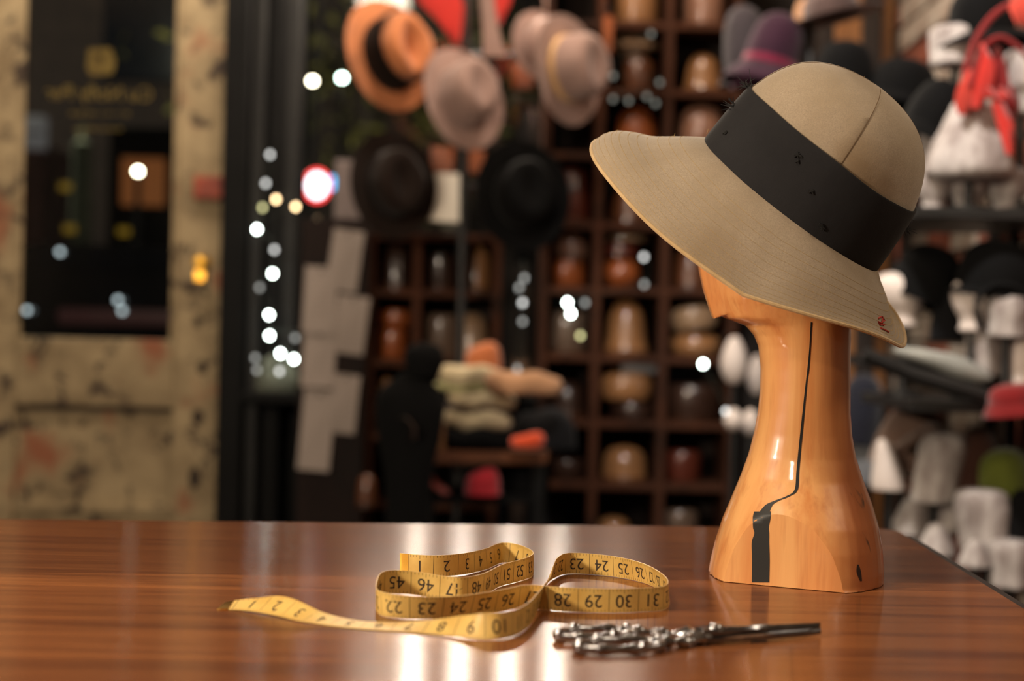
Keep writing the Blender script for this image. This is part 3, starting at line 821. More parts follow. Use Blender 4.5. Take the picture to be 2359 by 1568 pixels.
# wall patch with its lamplight put in as glow, and the globe lamp beside it
a = P(275, 360, 9); b = P(330, 470, 9)
dw = thing('glow_wall_patch', 'warm orange lamplit wall patch, made to glow, across the street behind the globe lamp', 'wall patch', (P(300, 420, 9).x, 9, -.1))
obj('glow_patch', BX(Vector((a.x, 9.06, b.z))-dw.location, Vector((b.x+.1, 9.12, a.z))-dw.location), EM('wall_lamplight_glow', srgb(190, 110, 56), .28), dw, False)
obj('patch_backing', BX(Vector((a.x-.1, 9.13, -.1))-dw.location, Vector((b.x+.2, 9.3, a.z+.2))-dw.location, .01), m_black, dw, False)
def globe(px_, py_, d, r, s, name, label, cat, post=True, col=(255, 238, 205)):
    q = P(px_, py_, d); t = thing(name, label, cat, (q.x, d, -.1))
    bm = bmesh.new(); bmesh.ops.create_icosphere(bm, subdivisions=3, radius=r); bmesh.ops.translate(bm, vec=(0, 0, q.z+.1), verts=bm.verts[:])
    obj('globe', bm, EM('lamp_globe_%d' % (s*10), srgb(*col), s), t)
    if post:
        bm = bmesh.new(); lathe([(.07, 0), (.05, .1), (.025, .2), (.016, q.z+.1-r), (.02, q.z+.1-r+.002), (0, q.z+.1-r+.003)], 12, bm=bm)
        obj('post', bm, m_black_metal, t)
    return t
globe(318, 395, 8.4, .014, 44, 'street_lamp', 'bright white globe street lamp seen through the door glass', 'street lamp')
globe(720, 187, 9, .015, 44, 'street_lamp', 'white globe street lamp left of the pair outside the shop window', 'street lamp', col=(225, 255, 240))
globe(788, 180, 9, .015, 42, 'street_lamp', 'white globe street lamp right of the pair outside the shop window', 'street lamp', col=(225, 255, 240))
# blue-lit window
a = P(332, 432, 10); b = P(412, 505, 10)
bw = thing('blue_lit_window', 'pale blue lit window of two panes across the street', 'window', (P(370, 470, 10).x, 10, -.1))
for x0, x1 in ((a.x, a.x+.085), (a.x+.115, b.x)): obj('pane', BX(Vector((x0, 10, b.z))-bw.location, Vector((x1, 10.02, a.z))-bw.location), EM('blue_glow', srgb(120, 146, 160), .36), bw, False)
obj('frame', BX(Vector((a.x-.05, 10.03, -.1))-bw.location, Vector((b.x+.05, 10.1, a.z+.05))-bw.location, .01), m_black, bw, False)
# greenish post
q = P(190, 300, 8.8)
bm = bmesh.new(); lathe([(.11, 0), (.08, .2), (.07, 1.0), (.055, P(190, 330, 8.8).z+.1), (0, P(190, 325, 8.8).z+.12)], 14, bm=bm)
tag(obj('sign_post', bm, M('post_green', srgb(92, 98, 78), srgb(70, 76, 60), rough=.8), None, loc=(q.x, 8.8, -.1)), 'pale green post standing on the far pavement', 'post')
# parked car
car = thing('parked_car', 'dark parked car at the kerb seen low through the door glass', 'car', (P(200, 700, 6.6).x-.2, 6.9, -.1))
m_car = M('car_paint', srgb(22, 22, 26), srgb(16, 16, 20), rough=.12, coat=1)
zc = lambda y: P(200, y, 6.6).z + .1
outl = [(-1.9, .3), (-1.95, zc(700)*.8), (-1.75, zc(655)), (-.9, zc(640)), (-.35, zc(575)), (.95, zc(572)), (1.6, zc(640)), (2.0, zc(660)), (2.05, .35)]
bm = bmesh.new()
loft(bm, [[Vector((x*.98, -.70, z)) for x, z in outl], [Vector((x, -.62, z)) for x, z in outl], [Vector((x, .62, z)) for x, z in outl], [Vector((x*.98, .70, z)) for x, z in outl]], True, True, True)
obj('body', bm, m_car, car, True, 30)
for x in (-1.25, 1.3):
    for y in (-.68, .68):
        bm = bmesh.new(); lathe([(.2, -.08), (.31, -.08), (.31, .08), (.2, .08), (.19, .04), (0, .04)], 22, bm=bm, M4=Matrix.Translation((x, y, .31)) @ Matrix.Rotation(R(90), 4, 'X'))
        obj('wheel', bm, M('tyre', srgb(18, 18, 18), rough=.8), car)
obj('side_window', BX((-.3, -.715, zc(632)), (.95, -.69, zc(585)), .005), M('dark_glass', None), car, False)
obj('tail_light', BX((.2, -.73, zc(745)), (.75, -.70, zc(712)), .02), EM('tail_glow', srgb(120, 70, 66), .12), car)
bm = bmesh.new()
for x, y in ((50, 714), (127, 578), (262, 690), (272, 715)):
    q = P(x, y, 6.1)
    bmesh.ops.create_icosphere(bm, subdivisions=2, radius=.011, matrix=Matrix.Translation((q.x-car.location.x, -.735, q.z+.1)))
rf = obj('light_spot', bm, EM('light_spot_glow', srgb(190, 200, 205), 3.2), car); rf['kind'] = 'stuff'  # small glowing beads stand in for points of light by the car
for i, (x, y) in enumerate(((150, 430), (160, 527), (285, 533))):
    q = P(x, y, 8.2); bm = bmesh.new(); 
    tag(obj('marker_light', BX((-.03, -.01, -.02), (.03, .02, .02), .006), EM('amber_glow', srgb(170, 130, 30), .4), None, loc=(q.x, 8.2, q.z)), 'small amber marker light on the street, ' + ('upper one of the left pair', 'lower one of the left pair', 'right one near the blue window')[i], 'light')
    bm = bmesh.new(); tube(bm, [(0, .02, -.02), (0, .03, -q.z-.1)], .006, 6); obj('post', bm, m_black_metal, COL.objects[-1])
# leafy tree lit by the lamps
tree = thing('street_tree', 'yellow green lamplit tree in the street behind the shop window', 'tree', (P(800, 200, 10.5).x, 12.2, -.1))
bm = bmesh.new(); rl = random.Random(4)
for i in range(900):
    p = Vector((rl.gauss(0.2, .9), rl.gauss(0, .5), rl.gauss(3.0, .55)))
    s = rl.uniform(.04, .09); d1 = Vector((rl.uniform(-1, 1), rl.uniform(-1, 1), rl.uniform(-1, 1))).normalized()*s; d2 = Vector((rl.uniform(-1, 1), rl.uniform(-1, 1), rl.uniform(-1, 1))).normalized()*s*.5
    bm.faces.new([bm.verts.new(p-d1), bm.verts.new(p+d2), bm.verts.new(p+d1), bm.verts.new(p-d2)])
fo = obj('foliage', bm, M('lamplit_leaf', srgb(120, 112, 52), srgb(84, 84, 40), rough=.6), tree, False); fo['kind'] = 'stuff'
bm = bmesh.new(); lathe([(.14, 0), (.1, .6), (.08, 2.4), (.04, 3.0), (0, 3.1)], 12, bm=bm); obj('trunk', bm, M('bark', srgb(60, 50, 40), rough=.9), tree)
lamp('street_glow', (-3.6, 9.2, 4.2), 260, .1, (1, .92, .7))
# neon sign in the window
q = P(731, 428, 5.2)
neon = thing('neon_sign', 'small glowing white shop sign with red and blue border in the window', 'sign', (q.x, 5.2, q.z))
bm = bmesh.new(); lathe([(1, 0), (1, .012), (.6, .018), (0, .02)], 24, .036, .042, bm=bm, M4=frame4((0, 0, 0), (0, -1, 0), (1, 0, 0)))
obj('lit_face', bm, EM('sign_white', srgb(250, 244, 255), 5), neon)
rg = [Vector((.040*math.cos(t), -.01, .050*math.sin(t))) for t in [2*math.pi*i/32 for i in range(32)]]
bm = bmesh.new(); tube(bm, rg[:24] + rg[24:], .007, 8, True); obj('red_tube', bm, EM('neon_red', (1, .05, .05, 1), 3.4), neon)
bm = bmesh.new(); tube(bm, [Vector((.048+.012*math.sin(t*3.1), -.012, -.01+.04*t)) for t in [i/8 for i in range(9)]], .008, 8); obj('blue_tube', bm, EM('neon_blue', (.05, .5, 1, 1), 3.4), neon)
bm = bmesh.new(); lathe([(.05, -.018), (.052, .0), (.05, .002)], 24, bm=bm, M4=frame4((0, .012, 0), (0, -1, 0), (1, 0, 0))); obj('back_plate', bm, m_black_metal, neon)
bm = bmesh.new(); tube(bm, [(0, 0, .04), (0, .005, 1.2)], .002, 6); obj('hanging_wire', bm, m_black_metal, neon)
# ------------------------------------------------------------------ fairy lights
m_wire = M('fairy_wire', srgb(30, 40, 32), rough=.7)
FL_ = {'w': EM('fairy_white', srgb(240, 255, 246), 34), 'g': EM('fairy_dim', srgb(220, 220, 216), 3.6), 'd': EM('fairy_faint', srgb(214, 214, 208), 1.4), 'f': EM('fairy_glint', srgb(214, 214, 200), .55), 'o': EM('fairy_warm', srgb(255, 214, 160), 11), 'y': EM('fairy_yellow', srgb(230, 225, 160), 3.2)}
def string(name, label, spots, group=None):
    q0 = P(spots[0][0], spots[0][1], spots[0][2])
    t = thing(name, label, 'string lights', q0, group=group)
    path = []
    for x, y, d, k in spots:
        p = P(x, y, d) - q0; path.append(p + Vector((0, .012, .014)))
        if k == 'n': continue
        bm = bmesh.new(); lathe([(.0062*math.sqrt(max(0, 1-(i/6*2-1)**2)), .0078*(i/6*2-1)) for i in range(7)], 12, bm=bm, M4=Matrix.Translation(p))
        obj('bulb', bm, FL_[k], t)
    bm = bmesh.new(); tube(bm, [Vector(v) for v in crom([tuple(v) for v in path], 5)], .0014, 5); obj('wire', bm, m_wire, t)
D = 4.34
string('fairy_light_glint_string', 'string of small white fairy lights hanging down beside the window post', [(622, 356, D, 'g'), (612, 422, D, 'g'), (605, 478, D, 'y'), (636, 459, D, 'o'), (681, 476, D, 'o'), (592, 528, D, 'w'), (632, 575, D, 'g'), (628, 630, D, 'w'), (598, 662, D, 'd'),
        (620, 725, D, 'w'), (621, 773, D, 'w'), (680, 778, D, 'd'), (677, 827, D, 'w'), (646, 814, D, 'w'), (644, 855, D, 'g'), (592, 852, D, 'd'), (588, 824, D, 'd')])
# ------------------------------------------------------------------ cubby shelves
m_shelf = wood_mat('shelf_wood', srgb(80, 46, 29), srgb(56, 32, 21), srgb(32, 19, 13), axis=2, rough=.75, coat=0, spec=.15)
SF, SB = 4.30, 4.55                            # front and back of the shelving
def shelf_unit(name, label, xs, ys, pxm, top, bottom, holes=()):
    X = [P(x, 784, SF).x for x in xs]; Z = [P(pxm, y, SF).z for y in ys]
    t = thing(name, label, 'shelves', ((X[0]+X[-1])/2, SB, 0)); L = t.location
    zt, zb = P(pxm, top, SF).z, P(pxm, bottom, SF).z
    for i, x in enumerate(X):
        obj('upright', BX(Vector((x-.012, SF, 0))-L, Vector((x+.012, SB, zt))-L, .002), m_shelf, t, False)
    for z in Z:
        obj('shelf', BX(Vector((X[0]+.0125, SF+.004, z-.020))-L, Vector((X[-1]-.0125, SB, z))-L, .002), m_shelf, t, False)
    obj('back_board', BX(Vector((X[0], SB+.002, 0))-L, Vector((X[-1], SB+.014, zt))-L), M('shelf_back', srgb(44, 30, 24), srgb(32, 22, 18), rough=.8), t, False)
    return X, Z
XR, ZR = shelf_unit('cubby_shelves', 'tall dark brown cubby shelf unit full of wooden hat blocks', [1250, 1372, 1528, 1688], [-108, 48, 203, 352, 512, 662, 818, 970, 1113, 1262], 1450, -200, 1400)
XL, ZL = shelf_unit('cubby_shelves', 'lower cubby shelf unit under the hanging hats', [852, 958, 1142], [538, 668, 830, 1000, 1160], 1000, 538, 1400)
ul = bpy.data.objects['cubby_shelves.001']; xd = P(1068, 600, SF).x
obj('divider', BX(Vector((xd-.010, SF+.004, ZL[1]+.0005))-ul.location, Vector((xd+.010, SB, ZL[0]-.0205))-ul.location, .002), m_shelf, ul, False)
bm = bmesh.new(); q = P(1203, 700, 4.36)
box(bm, (-.02, 0, .1-q.z*0), (.02, .02, P(1200, 250, 4.36).z)); mp_ = obj('mirror_strip', bm, M('mirror_glass', srgb(170, 176, 180), rough=.08, metal=1), None, False, loc=(q.x, 4.36, 0))
tag(mp_, 'narrow upright mirror strip between the two shelf units', 'mirror')
# hat blocks: turned and shaped wooden crowns
def hb_mat(name, c, rough=.32):
    c1 = tuple(q*.62 for q in srgb(*c)[:3])+(1,); return wood_mat(name, c1, tuple(q*.72 for q in c1[:3])+(1,), tuple(q*.45 for q in c1[:3])+(1,), axis=2, rough=rough, coat=.5)
HBM = {'tan': hb_mat('block_tan', (196, 140, 92)), 'orange': hb_mat('block_orange', (200, 108, 56)), 'brown': hb_mat('block_brown', (128, 78, 50)), 'pale': hb_mat('block_pale', (208, 170, 134)),
       'pink': hb_mat('block_pink', (190, 138, 112)), 'red': hb_mat('block_red', (120, 56, 40)), 'grey': hb_mat('block_grey', (132, 108, 92)), 'dark': hb_mat('block_dark', (74, 50, 40))}
SHAPES = {
 'dome': [(1, 0), (1.0, .03), (.97, .06), (.96, .3), (.92, .55), (.82, .76), (.62, .91), (.34, .98), (0, 1)],
 'bell': [(1, 0), (1.02, .04), (.96, .10), (.86, .3), (.80, .55), (.70, .78), (.50, .92), (.26, .98), (0, 1)],
 'flat': [(.92, 0), (.94, .05), (1, .12), (1, .8), (.96, .92), (.86, .98), (0, 1)],
 'round': [(.55, 0), (.8, .1), (.96, .3), (1, .5), (.94, .72), (.74, .9), (.4, .98), (0, 1)],
 'brim': [(.5, 0), (.52, .3), (.62, .4), (1.0, .46), (1.02, .56), (.8, .68), (.66, .86), (.4, .97), (0, 1)],
 'disc': [(.7, 0), (.9, .1), (1, .35), (1, .6), (.92, .85), (.7, .97), (0, 1)],
}
def hat_block(px_, py_, w, h, mat, shape, label, z=None, d=None, tilt=0, depth=1.0, group=None):
    d0 = d is None; d = d or SF + .10; own = d0
    if z is None:                              # rest on the cubby floor below
        zc_ = P(px_, py_ + h/2, SF).z
        zs = ZR if px_ > 1200 else ZL
        z = min(zs, key=lambda q: abs(q - zc_ + .004))
    c = P(px_, py_, d); w_ = w*d/FPX/2; h_ = h*d/FPX
    top = P(px_, py_-h/2, d).z; h_ = max(top - z, h_*.7)
    if own:                                    # keep inside its cubby
        XX = XR if px_ > 1200 else XL
        lo = max([q for q in XX if q < c.x] or [XX[0]]); hi = min([q for q in XX if q > c.x] or [XX[-1]])
        w_ = min(w_, (hi-lo)/2-.0175); c.x = min(max(c.x, lo+.0145+w_*1.05), hi-.0145-w_*1.05)
        ab = [q for q in (ZR if px_ > 1200 else ZL) if q > z+.03]
        if ab: h_ = min(h_, min(ab)-.022-z-.002)
    t = thing('hat_block', label, 'hat block', (c.x, d, z+.0008), group=group)
    if tilt: t.rotation_euler = (0, R(tilt), 0)
    bm = lathe([(r*w_, q*h_) for r, q in SHAPES[shape]], 28, 1, depth)
    obj('crown_form', bm, HBM[mat], t)
    bm = lathe([(w_*.90*SHAPES[shape][0][0], -.0), (w_*.94*SHAPES[shape][0][0], .002), (w_*1.05*SHAPES[shape][0][0], .006), (w_*1.05*SHAPES[shape][0][0], .012), (w_*.9*SHAPES[shape][0][0], .013)], 28, 1, depth)
    obj('base_ring', bm, HBM['brown' if mat != 'brown' else 'dark'], t)
    return t, z + h_
B = hat_block
B(1466, 12, 100, 82, 'tan', 'flat', 'flat tan hat block in the topmost visible middle cubby')
B(1622, 12, 96, 84, 'pink', 'flat', 'pinkish flat hat block in the topmost right cubby')
_, zt_ = B(1470, 172, 76, 62, 'brown', 'flat', 'small brown hat block carrying a brimmed one in a middle cubby')
B(1468, 105, 118, 78, 'pale', 'brim', 'glossy pale brimmed hat block stacked on a small brown block', z=zt_)
B(1620, 165, 98, 82, 'tan', 'bell', 'shiny tan bell shaped hat block left of the dark purple hats')
B(1466, 296, 100, 98, 'orange', 'dome', 'orange brown domed hat block just above the front brim of the tan hat')
B(1615, 296, 112, 104, 'pink', 'round', 'round brownish hat block with pale sheen beside the black hat band')
B(1330, 440, 84, 100, 'red', 'flat', 'dark red hat block right of the black hanging hat')
B(1450, 462, 90, 70, 'brown', 'dome', 'brown domed hat block half hidden under the front hat brim')
_, zt_ = B(1302, 632, 84, 66, 'orange', 'flat', 'low orange hat block under a pinkish dome in the left cubby')
B(1316, 562, 82, 84, 'pink', 'dome', 'pinkish domed hat block stacked on a low orange block', z=zt_)
_, zt_ = B(1428, 630, 90, 70, 'orange', 'round', 'bright orange rounded hat block left of the wooden chin')
B(1428, 580, 80, 36, 'red', 'flat', 'dark red disc hat block on the bright orange one', z=zt_)
B(1440, 562, 104, 22, 'pale', 'disc', 'pale thin disc hat block at the top of the orange stack', z=zt_ + .045)
B(1590, 615, 84, 90, 'brown', 'dome', 'brown hat block behind the wooden face')
B(1310, 762, 100, 90, 'grey', 'flat', 'greyish brown hat block below two bright white lights')
B(1442, 752, 108, 124, 'tan', 'bell', 'large tan bell hat block with darker foot in the middle cubby')
_, zt_ = B(1602, 790, 118, 40, 'tan', 'disc', 'wide tan disc hat block supporting the pale tilted one')
B(1602, 735, 112, 66, 'pale', 'disc', 'wide pale tilted hat block below the wooden chin', tilt=-9, z=zt_+.010)
_, zt_ = B(1465, 945, 96, 40, 'dark', 'flat', 'dark squat hat block under the long tan one')
B(1462, 892, 152, 74, 'tan', 'disc', 'long oval tan hat block lying under a silvery box', z=zt_)
B(1590, 925, 130, 84, 'dark', 'flat', 'dark brown hat block in shadow left of the wooden neck')
B(1310, 920, 90, 90, 'dark', 'dome', 'dark hat block behind the cream felt bodies')
B(1438, 1070, 106, 92, 'tan', 'dome', 'tan domed hat block in a low middle cubby')
B(1572, 1075, 84, 80, 'red', 'flat', 'dark red flat hat block in a low right cubby')
B(1408, 1225, 84, 70, 'tan', 'dome', 'tan block top peeping over the counter edge, middle cubby')
B(1560, 1215, 84, 90, 'grey', 'flat', 'greyish block top peeping over the counter edge, right cubby')
B(1310, 1085, 80, 60, 'dark', 'flat', 'dark hat block in a shadowed low left cubby')
_, zt_ = B(884, 792, 66, 72, 'orange', 'flat', 'orange lower hat block beside the white paper sheets')
B(884, 738, 80, 54, 'orange', 'disc', 'orange upper hat block stacked beside the white paper sheets', z=zt_)
B(992, 775, 84, 106, 'grey', 'flat', 'greyish hat block above the black draped torso')
B(1103, 778, 84, 114, 'pale', 'dome', 'tall pinkish domed hat block in the lower shelf unit')
B(1107, 612, 66, 96, 'tan', 'dome', 'brown domed hat block below the black hanging hat')
B(915, 605, 84, 90, 'dark', 'dome', 'dark hat block below the dark brown hanging hat')
B(1008, 610, 74, 76, 'dark', 'flat', 'dark flat hat block under the white paper card')
B(870, 920, 40, 110, 'tan', 'dome', 'slim tan hat block left of the black torso', z=ZL[3])
B(845, 1130, 50, 74, 'brown', 'dome', 'small brown block low beside the dark board', d=4.2, z=P(845, 1168, 4.2).z)
q = P(1482, 838, SF+.08); sb = obj('silver_box', BX((-.062, -.05, 0), (.062, .05, .034), .004), M('silvery_card', srgb(150, 152, 156), srgb(126, 128, 134), rough=.4), None, False)
sb.location = (q.x, SF+.1, P(1482, 858, SF+.1).z); tag(sb, 'silvery grey flat box lying on the long tan hat block', 'box')
string('fairy_light_glint_string', 'string of added light points for glints and mirrored lights over the cubby shelves', [(1483, 592, 4.27, 'g'), (1484, 655, 4.27, 'd'), (1348, 697, 4.27, 'd'), (1307, 697, 4.27, 'w'), (1315, 722, 4.27, 'w'), (1337, 773, 4.27, 'y')])  # added bulbs stand in for metallic glints and mirrored lights
string('fairy_light_glint_string', 'two white fairy lights hanging left of the wooden neck', [(1686, 770, 4.295, 'n'), (1660, 800, 4.25, 'n'), (1620, 838, 4.2, 'w'), (1650, 900, 4.1, 'n'), (1672, 947, 4.0, 'g')])
string('fairy_light_glint_string', 'grey fairy lights hanging in front of the narrow mirror strip', [(1204, 612, 4.343, 'n'), (1208, 640, 4.3, 'd'), (1196, 662, 4.3, 'd'), (1204, 697, 4.3, 'g'), (1204, 740, 4.3, 'd'), (1192, 850, 4.3, 'd')])
string('fairy_light_glint_string', 'dim fairy lights tucked between the upper hat blocks', [(1500, 78, 4.27, 'f'), (1412, 175, 4.27, 'f'), (1520, 190, 4.27, 'f'), (1412, 228, 4.27, 'f'), (1448, 232, 4.27, 'f'), (1490, 222, 4.27, 'f'), (1510, 238, 4.27, 'f')])
# ------------------------------------------------------------------ dark board with paper sheets
m_board = wood_mat('dark_board', srgb(34, 20, 16), srgb(26, 15, 12), srgb(17, 10, 8), axis=2, rough=.7, coat=0, spec=.2)
a, b = P(690, 800, 4.24), P(842, 800, 4.24)
board = obj('notice_board', BX((a.x, 4.24, 0), (b.x, 4.27, P(770, 505, 4.24).z), .003), m_board, None, False)
tag(board, 'tall dark wooden board carrying white paper sheets', 'board')
def paper_mat():
    mt, nt, bs = nodes('printed_paper')
    tc = nt.nodes.new('ShaderNodeTexCoord'); wv = nt.nodes.new('ShaderNodeTexWave'); wv.bands_direction = 'Z'; wv.inputs['Scale'].default_value = 22; wv.inputs['Distortion'].default_value = 0
    nt.links.new(tc.outputs['Object'], wv.inputs[0])
    n1 = noise(nt, coords(nt, (1, 1, .2)), 60, 3)
    f = nt.nodes.new('ShaderNodeMath'); f.operation = 'MULTIPLY'; nt.links.new(ramp(nt, wv.outputs['Fac'], .5, .7), f.inputs[0]); nt.links.new(ramp(nt, n1, .4, .6), f.inputs[1])
    mm = nt.nodes.new('ShaderNodeMath'); mm.operation = 'MULTIPLY'; mm.inputs[1].default_value = .3; nt.links.new(f.outputs[0], mm.inputs[0])
    nt.links.new(mixc(nt, mm.outputs[0], srgb(158, 146, 138), srgb(92, 84, 78)), bs.inputs['Base Color']); bs.inputs['Roughness'].default_value = .8
    return mt
m_paper = paper_mat()
for i, (x, y, w, h, rot, lab) in enumerate(((795, 600, 72, 142, 7, 'printed white paper sheet, topmost on the dark board'), (738, 690, 76, 152, 2, 'printed white paper sheet, second from the top on the dark board'), (808, 748, 74, 134, 6, 'printed white paper sheet nearest the orange hat blocks'),
        (735, 828, 76, 128, 2, 'printed white paper sheet on the left of the dark board, third down its left side'), (793, 930, 62, 136, 5, 'printed white paper sheet low on the right of the dark board'), (730, 990, 74, 186, 4, 'printed white paper sheet, lowest on the dark board'))):
    d = 4.236 - .0016*i; q = P(x, y, d); s = d/FPX
    bm = bmesh.new(); rows = []
    for k in range(9):
        v = k/8; cur = .004*math.sin(v*math.pi) + .010*(1-v)**3*(i % 2)
        rows.append([Vector(((u-.5)*w*s, -cur - .0004, (v-.5)*h*s)) for u in (0, .33, .67, 1)])
    loft(bm, rows, False)
    g = bmesh.ops.extrude_face_region(bm, geom=bm.faces[:]); bmesh.ops.translate(bm, vec=(0, .0004, 0), verts=[v for v in g['geom'] if isinstance(v, bmesh.types.BMVert)])
    o = obj('paper_sheet', bm, m_paper, None, True, 40, loc=q); o.rotation_euler = (0, R(rot), 0); tag(o, lab, 'paper', 'paper sheets on the dark board')
    bm = bmesh.new(); lathe([(.004, 0), (.004, .003), (0, .004)], 8, bm=bm, M4=frame4((0, -.004, h*s*.44), (0, -1, 0), (1, 0, 0))); obj('pin', bm, m_black_metal, o)
# grey-green cloth on the sill
q = P(630, 945, 4.36)
bm = bmesh.new(); rings = []
rc = random.Random(2)
for k, (r_, z) in enumerate([(1.0, 0), (1.02, .02), (.95, .04), (.8, .062), (.55, .078), (.2, .085)]):
    rings.append([Vector((math.cos(2*math.pi*j/24)*.062*r_*(1+.12*math.sin(j*1.3+k)), math.sin(2*math.pi*j/24)*.03*r_, z*(1+.25*math.sin(j*.9+1)) )) for j in range(24)])
loft(bm, rings, True, True, True)
tag(obj('folded_cloth', bm, M('grey_green_cloth', srgb(96, 100, 88), srgb(70, 74, 64), scale=30, rough=.9, bmp=.3), None, True, 60, loc=(q.x, 4.40, WZ0+.001)), 'crumpled grey green cloth on the window sill', 'cloth')
# ------------------------------------------------------------------ felt hats
def felt(name, c, c2=None, sheen=.3, spec=.2):
    return M(name, srgb(*c), srgb(*(c2 or tuple(int(q*.86) for q in c))), scale=9, rough=.9, sheen=sheen, bmp=.12, bscale=220, spec=spec)
def make_hat(name, label, M4, crown, brim, mats, band=.025, dent=0.0, drop=0.0, curl=0.0, shape='fedora', cat='hat', group=None, floppy=0.0, parts=True):
    """crown = (half length, half width, height); brim = (front, back, side) widths; local x front-back, z up the crown"""
    a, b, h = crown; bf, bb, bsd = brim
    t = thing(name, label, cat, mat4=M4, group=group); n = 44
    pr = {'fedora': [(1, 0), (.985, .3), (.955, .55), (.90, .78), (.80, .92), (.62, .99), (.38, 1.0), (.02, 1.0)],
          'bowl': [(1, 0), (1.0, .2), (.97, .42), (.88, .66), (.72, .84), (.50, .94), (.25, .99), (.02, 1)],
          'flat': [(1, 0), (.99, .4), (.98, .8), (.95, .95), (.85, 1.0), (.5, 1.0), (.02, 1.0)]}[shape]
    rings = []
    for r_, z in crom(pr, 3):
        rg = []
        for v in ell(a*r_, b*r_, z*h, n):
            if dent:
                v.z -= dent*h*math.exp(-((v.x-.1*a)/(.62*a))**2-(v.y/(.30*b))**2)*z
                pin = math.exp(-((v.x+.62*a)/(.35*a))**2)*z
                v.y *= 1-.35*pin*dent*2
            rg.append(v)
        rings.append(rg)
    bm = bmesh.new(); loft(bm, rings, True, False, True)
    obj('crown', bm, mats[0], t, True, 60)
    if bf or bb or bsd:
        top = []
        for i in range(9):
            s = i/8; rg = []
            for j in range(n):
                u = 2*math.pi*j/n; c, s_ = math.cos(u), math.sin(u)
                w = (bb if c > 0 else bf)*c*c + bsd*s_*s_
                x, y = (a+w*s)*c, (b+w*s)*s_
                z = -drop*s**1.3 + curl*s*s*(s_*s_) - .4*curl*s*s*max(-c, 0) + floppy*s*s*math.sin(3*u+1)
                rg.append(Vector((x, y, z)))
            top.append(rg)
        bot = [[v - Vector((0, 0, .003)) for v in r_] for r_ in top]
        bm = bmesh.new(); loft(bm, top + bot[::-1]); obj('brim', bm, mats[0] if len(mats) < 3 else mats[2], t, True, 60)
    if band:
        bm = bmesh.new()
        loft(bm, [ell(a*r_+.0016, b*r_+.0016, z, n) for r_, z in ((.99, .001), (1.004, .002), (.998, band*.5), (.988, band), (.97, band))])
        obj('band', bm, mats[1], t, True, 60)
        bm = BX((-.016, b+.001, .002), (.016, b+.0055, band-.001), .002); obj('bow', bm, mats[1], t, True, 40)
    return t
m_tanbrown = felt('felt_tan_brown', (214, 134, 86)); m_mauve = felt('felt_mauve_grey', (168, 138, 128)); m_dkbrown = felt('felt_dark_brown', (36, 25, 20), sheen=.08); m_blk = felt('felt_black', (14, 14, 15), sheen=.02, spec=.1)
m_char = felt('felt_charcoal', (22, 22, 24), sheen=.04, spec=.1); m_purple = felt('felt_purple', (52, 26, 42), sheen=.1); m_greyp = felt('felt_grey', (62, 56, 60), sheen=.1); m_taupe = felt('felt_taupe', (120, 96, 84)); m_red = felt('felt_red', (200, 50, 42)); m_redd = felt('felt_deep_red', (126, 20, 22))
m_green = felt('felt_olive', (96, 104, 36)); m_navy = felt('felt_navy', (28, 30, 42)); m_choc = felt('felt_chocolate', (62, 36, 26)); m_goldr = felt('ribbon_gold', (232, 186, 128)); m_cream = felt('felt_cream', (206, 188, 150)); m_palegreen = felt('felt_pale_green', (176, 172, 120)); m_rose = felt('felt_rose_tan', (190, 142, 104))
m_bandbrown = felt('ribbon_and_shade_brown', (24, 15, 11), sheen=.02)
def hung(px_, py_, d, tilt_x, tilt_z, spin):
    """hat hanging with its crown towards the room: axis turned tilt_x to the right and tilt_z upwards"""
    ax = Vector((math.sin(R(tilt_x)), -math.cos(R(tilt_x))*math.cos(R(tilt_z)), math.sin(R(tilt_z))))
    xx = Vector((math.sin(R(spin)), 0, math.cos(R(spin))))
    return frame4(P(px_, py_, d), ax, xx)
DHAT = 4.05
make_hat('hanging_hat', 'tan brown felt fedora hanging with dark ribbon doubling as crown shade, uppermost left of the hats', hung(896, 128, DHAT, 36, 10, 170), (.098, .080, .130), (.056, .054, .056), (m_tanbrown, m_bandbrown), .092, .34, curl=.012)  # ribbon widened and darkened to carry the crown's shade as well
make_hat('hanging_hat', 'mauve grey hat hanging below a long strap beside the tan brown fedora', hung(1066, 226, DHAT-.10, 30, 16, 178), (.086, .070, .105), (.056, .056, .046), (m_mauve, m_mauve), .028, .16, curl=.01)
make_hat('hanging_hat', 'pinkish grey hat with a gold ribbon hanging at the cubby shelves', hung(1308, 160, DHAT-.1, 44, 4, 172), (.088, .074, .105), (.056, .058, .046), (m_mauve, m_goldr), .022, .14, curl=.008)
make_hat('hanging_hat', 'dark brown felt hat hanging directly below the tan brown fedora', hung(905, 425, DHAT, 22, 4, 174), (.092, .074, .105), (.052, .054, .046), (m_dkbrown, m_bandbrown), .03, .22, curl=.01)
make_hat('hanging_hat', 'black felt hat hanging right of the white paper card', hung(1204, 450, DHAT-.05, 14, 8, 176), (.090, .076, .10), (.058, .058, .052), (m_blk, m_char), .028, .16, curl=.008)
make_hat('hanging_hat', 'mauve hat half hidden behind the gold ribboned hat', hung(1243, 104, DHAT+.06, 30, 8, 178), (.066, .056, .07), (.03, .03, .028), (m_mauve, m_mauve), .02, .1)
q = P(800, 436, 4.255); s = 4.255/FPX
bxo = obj('carton', BX((-28*s, -.012, 0), (28*s, .012, 136*s), .003), M('lilac_grey_card', srgb(138, 126, 124), srgb(120, 108, 106), rough=.8), None, False, loc=(q.x, 4.256, P(770, 505, 4.24).z+.001)); tag(bxo, 'lilac grey flat carton standing on the dark board beside the neon sign', 'carton')
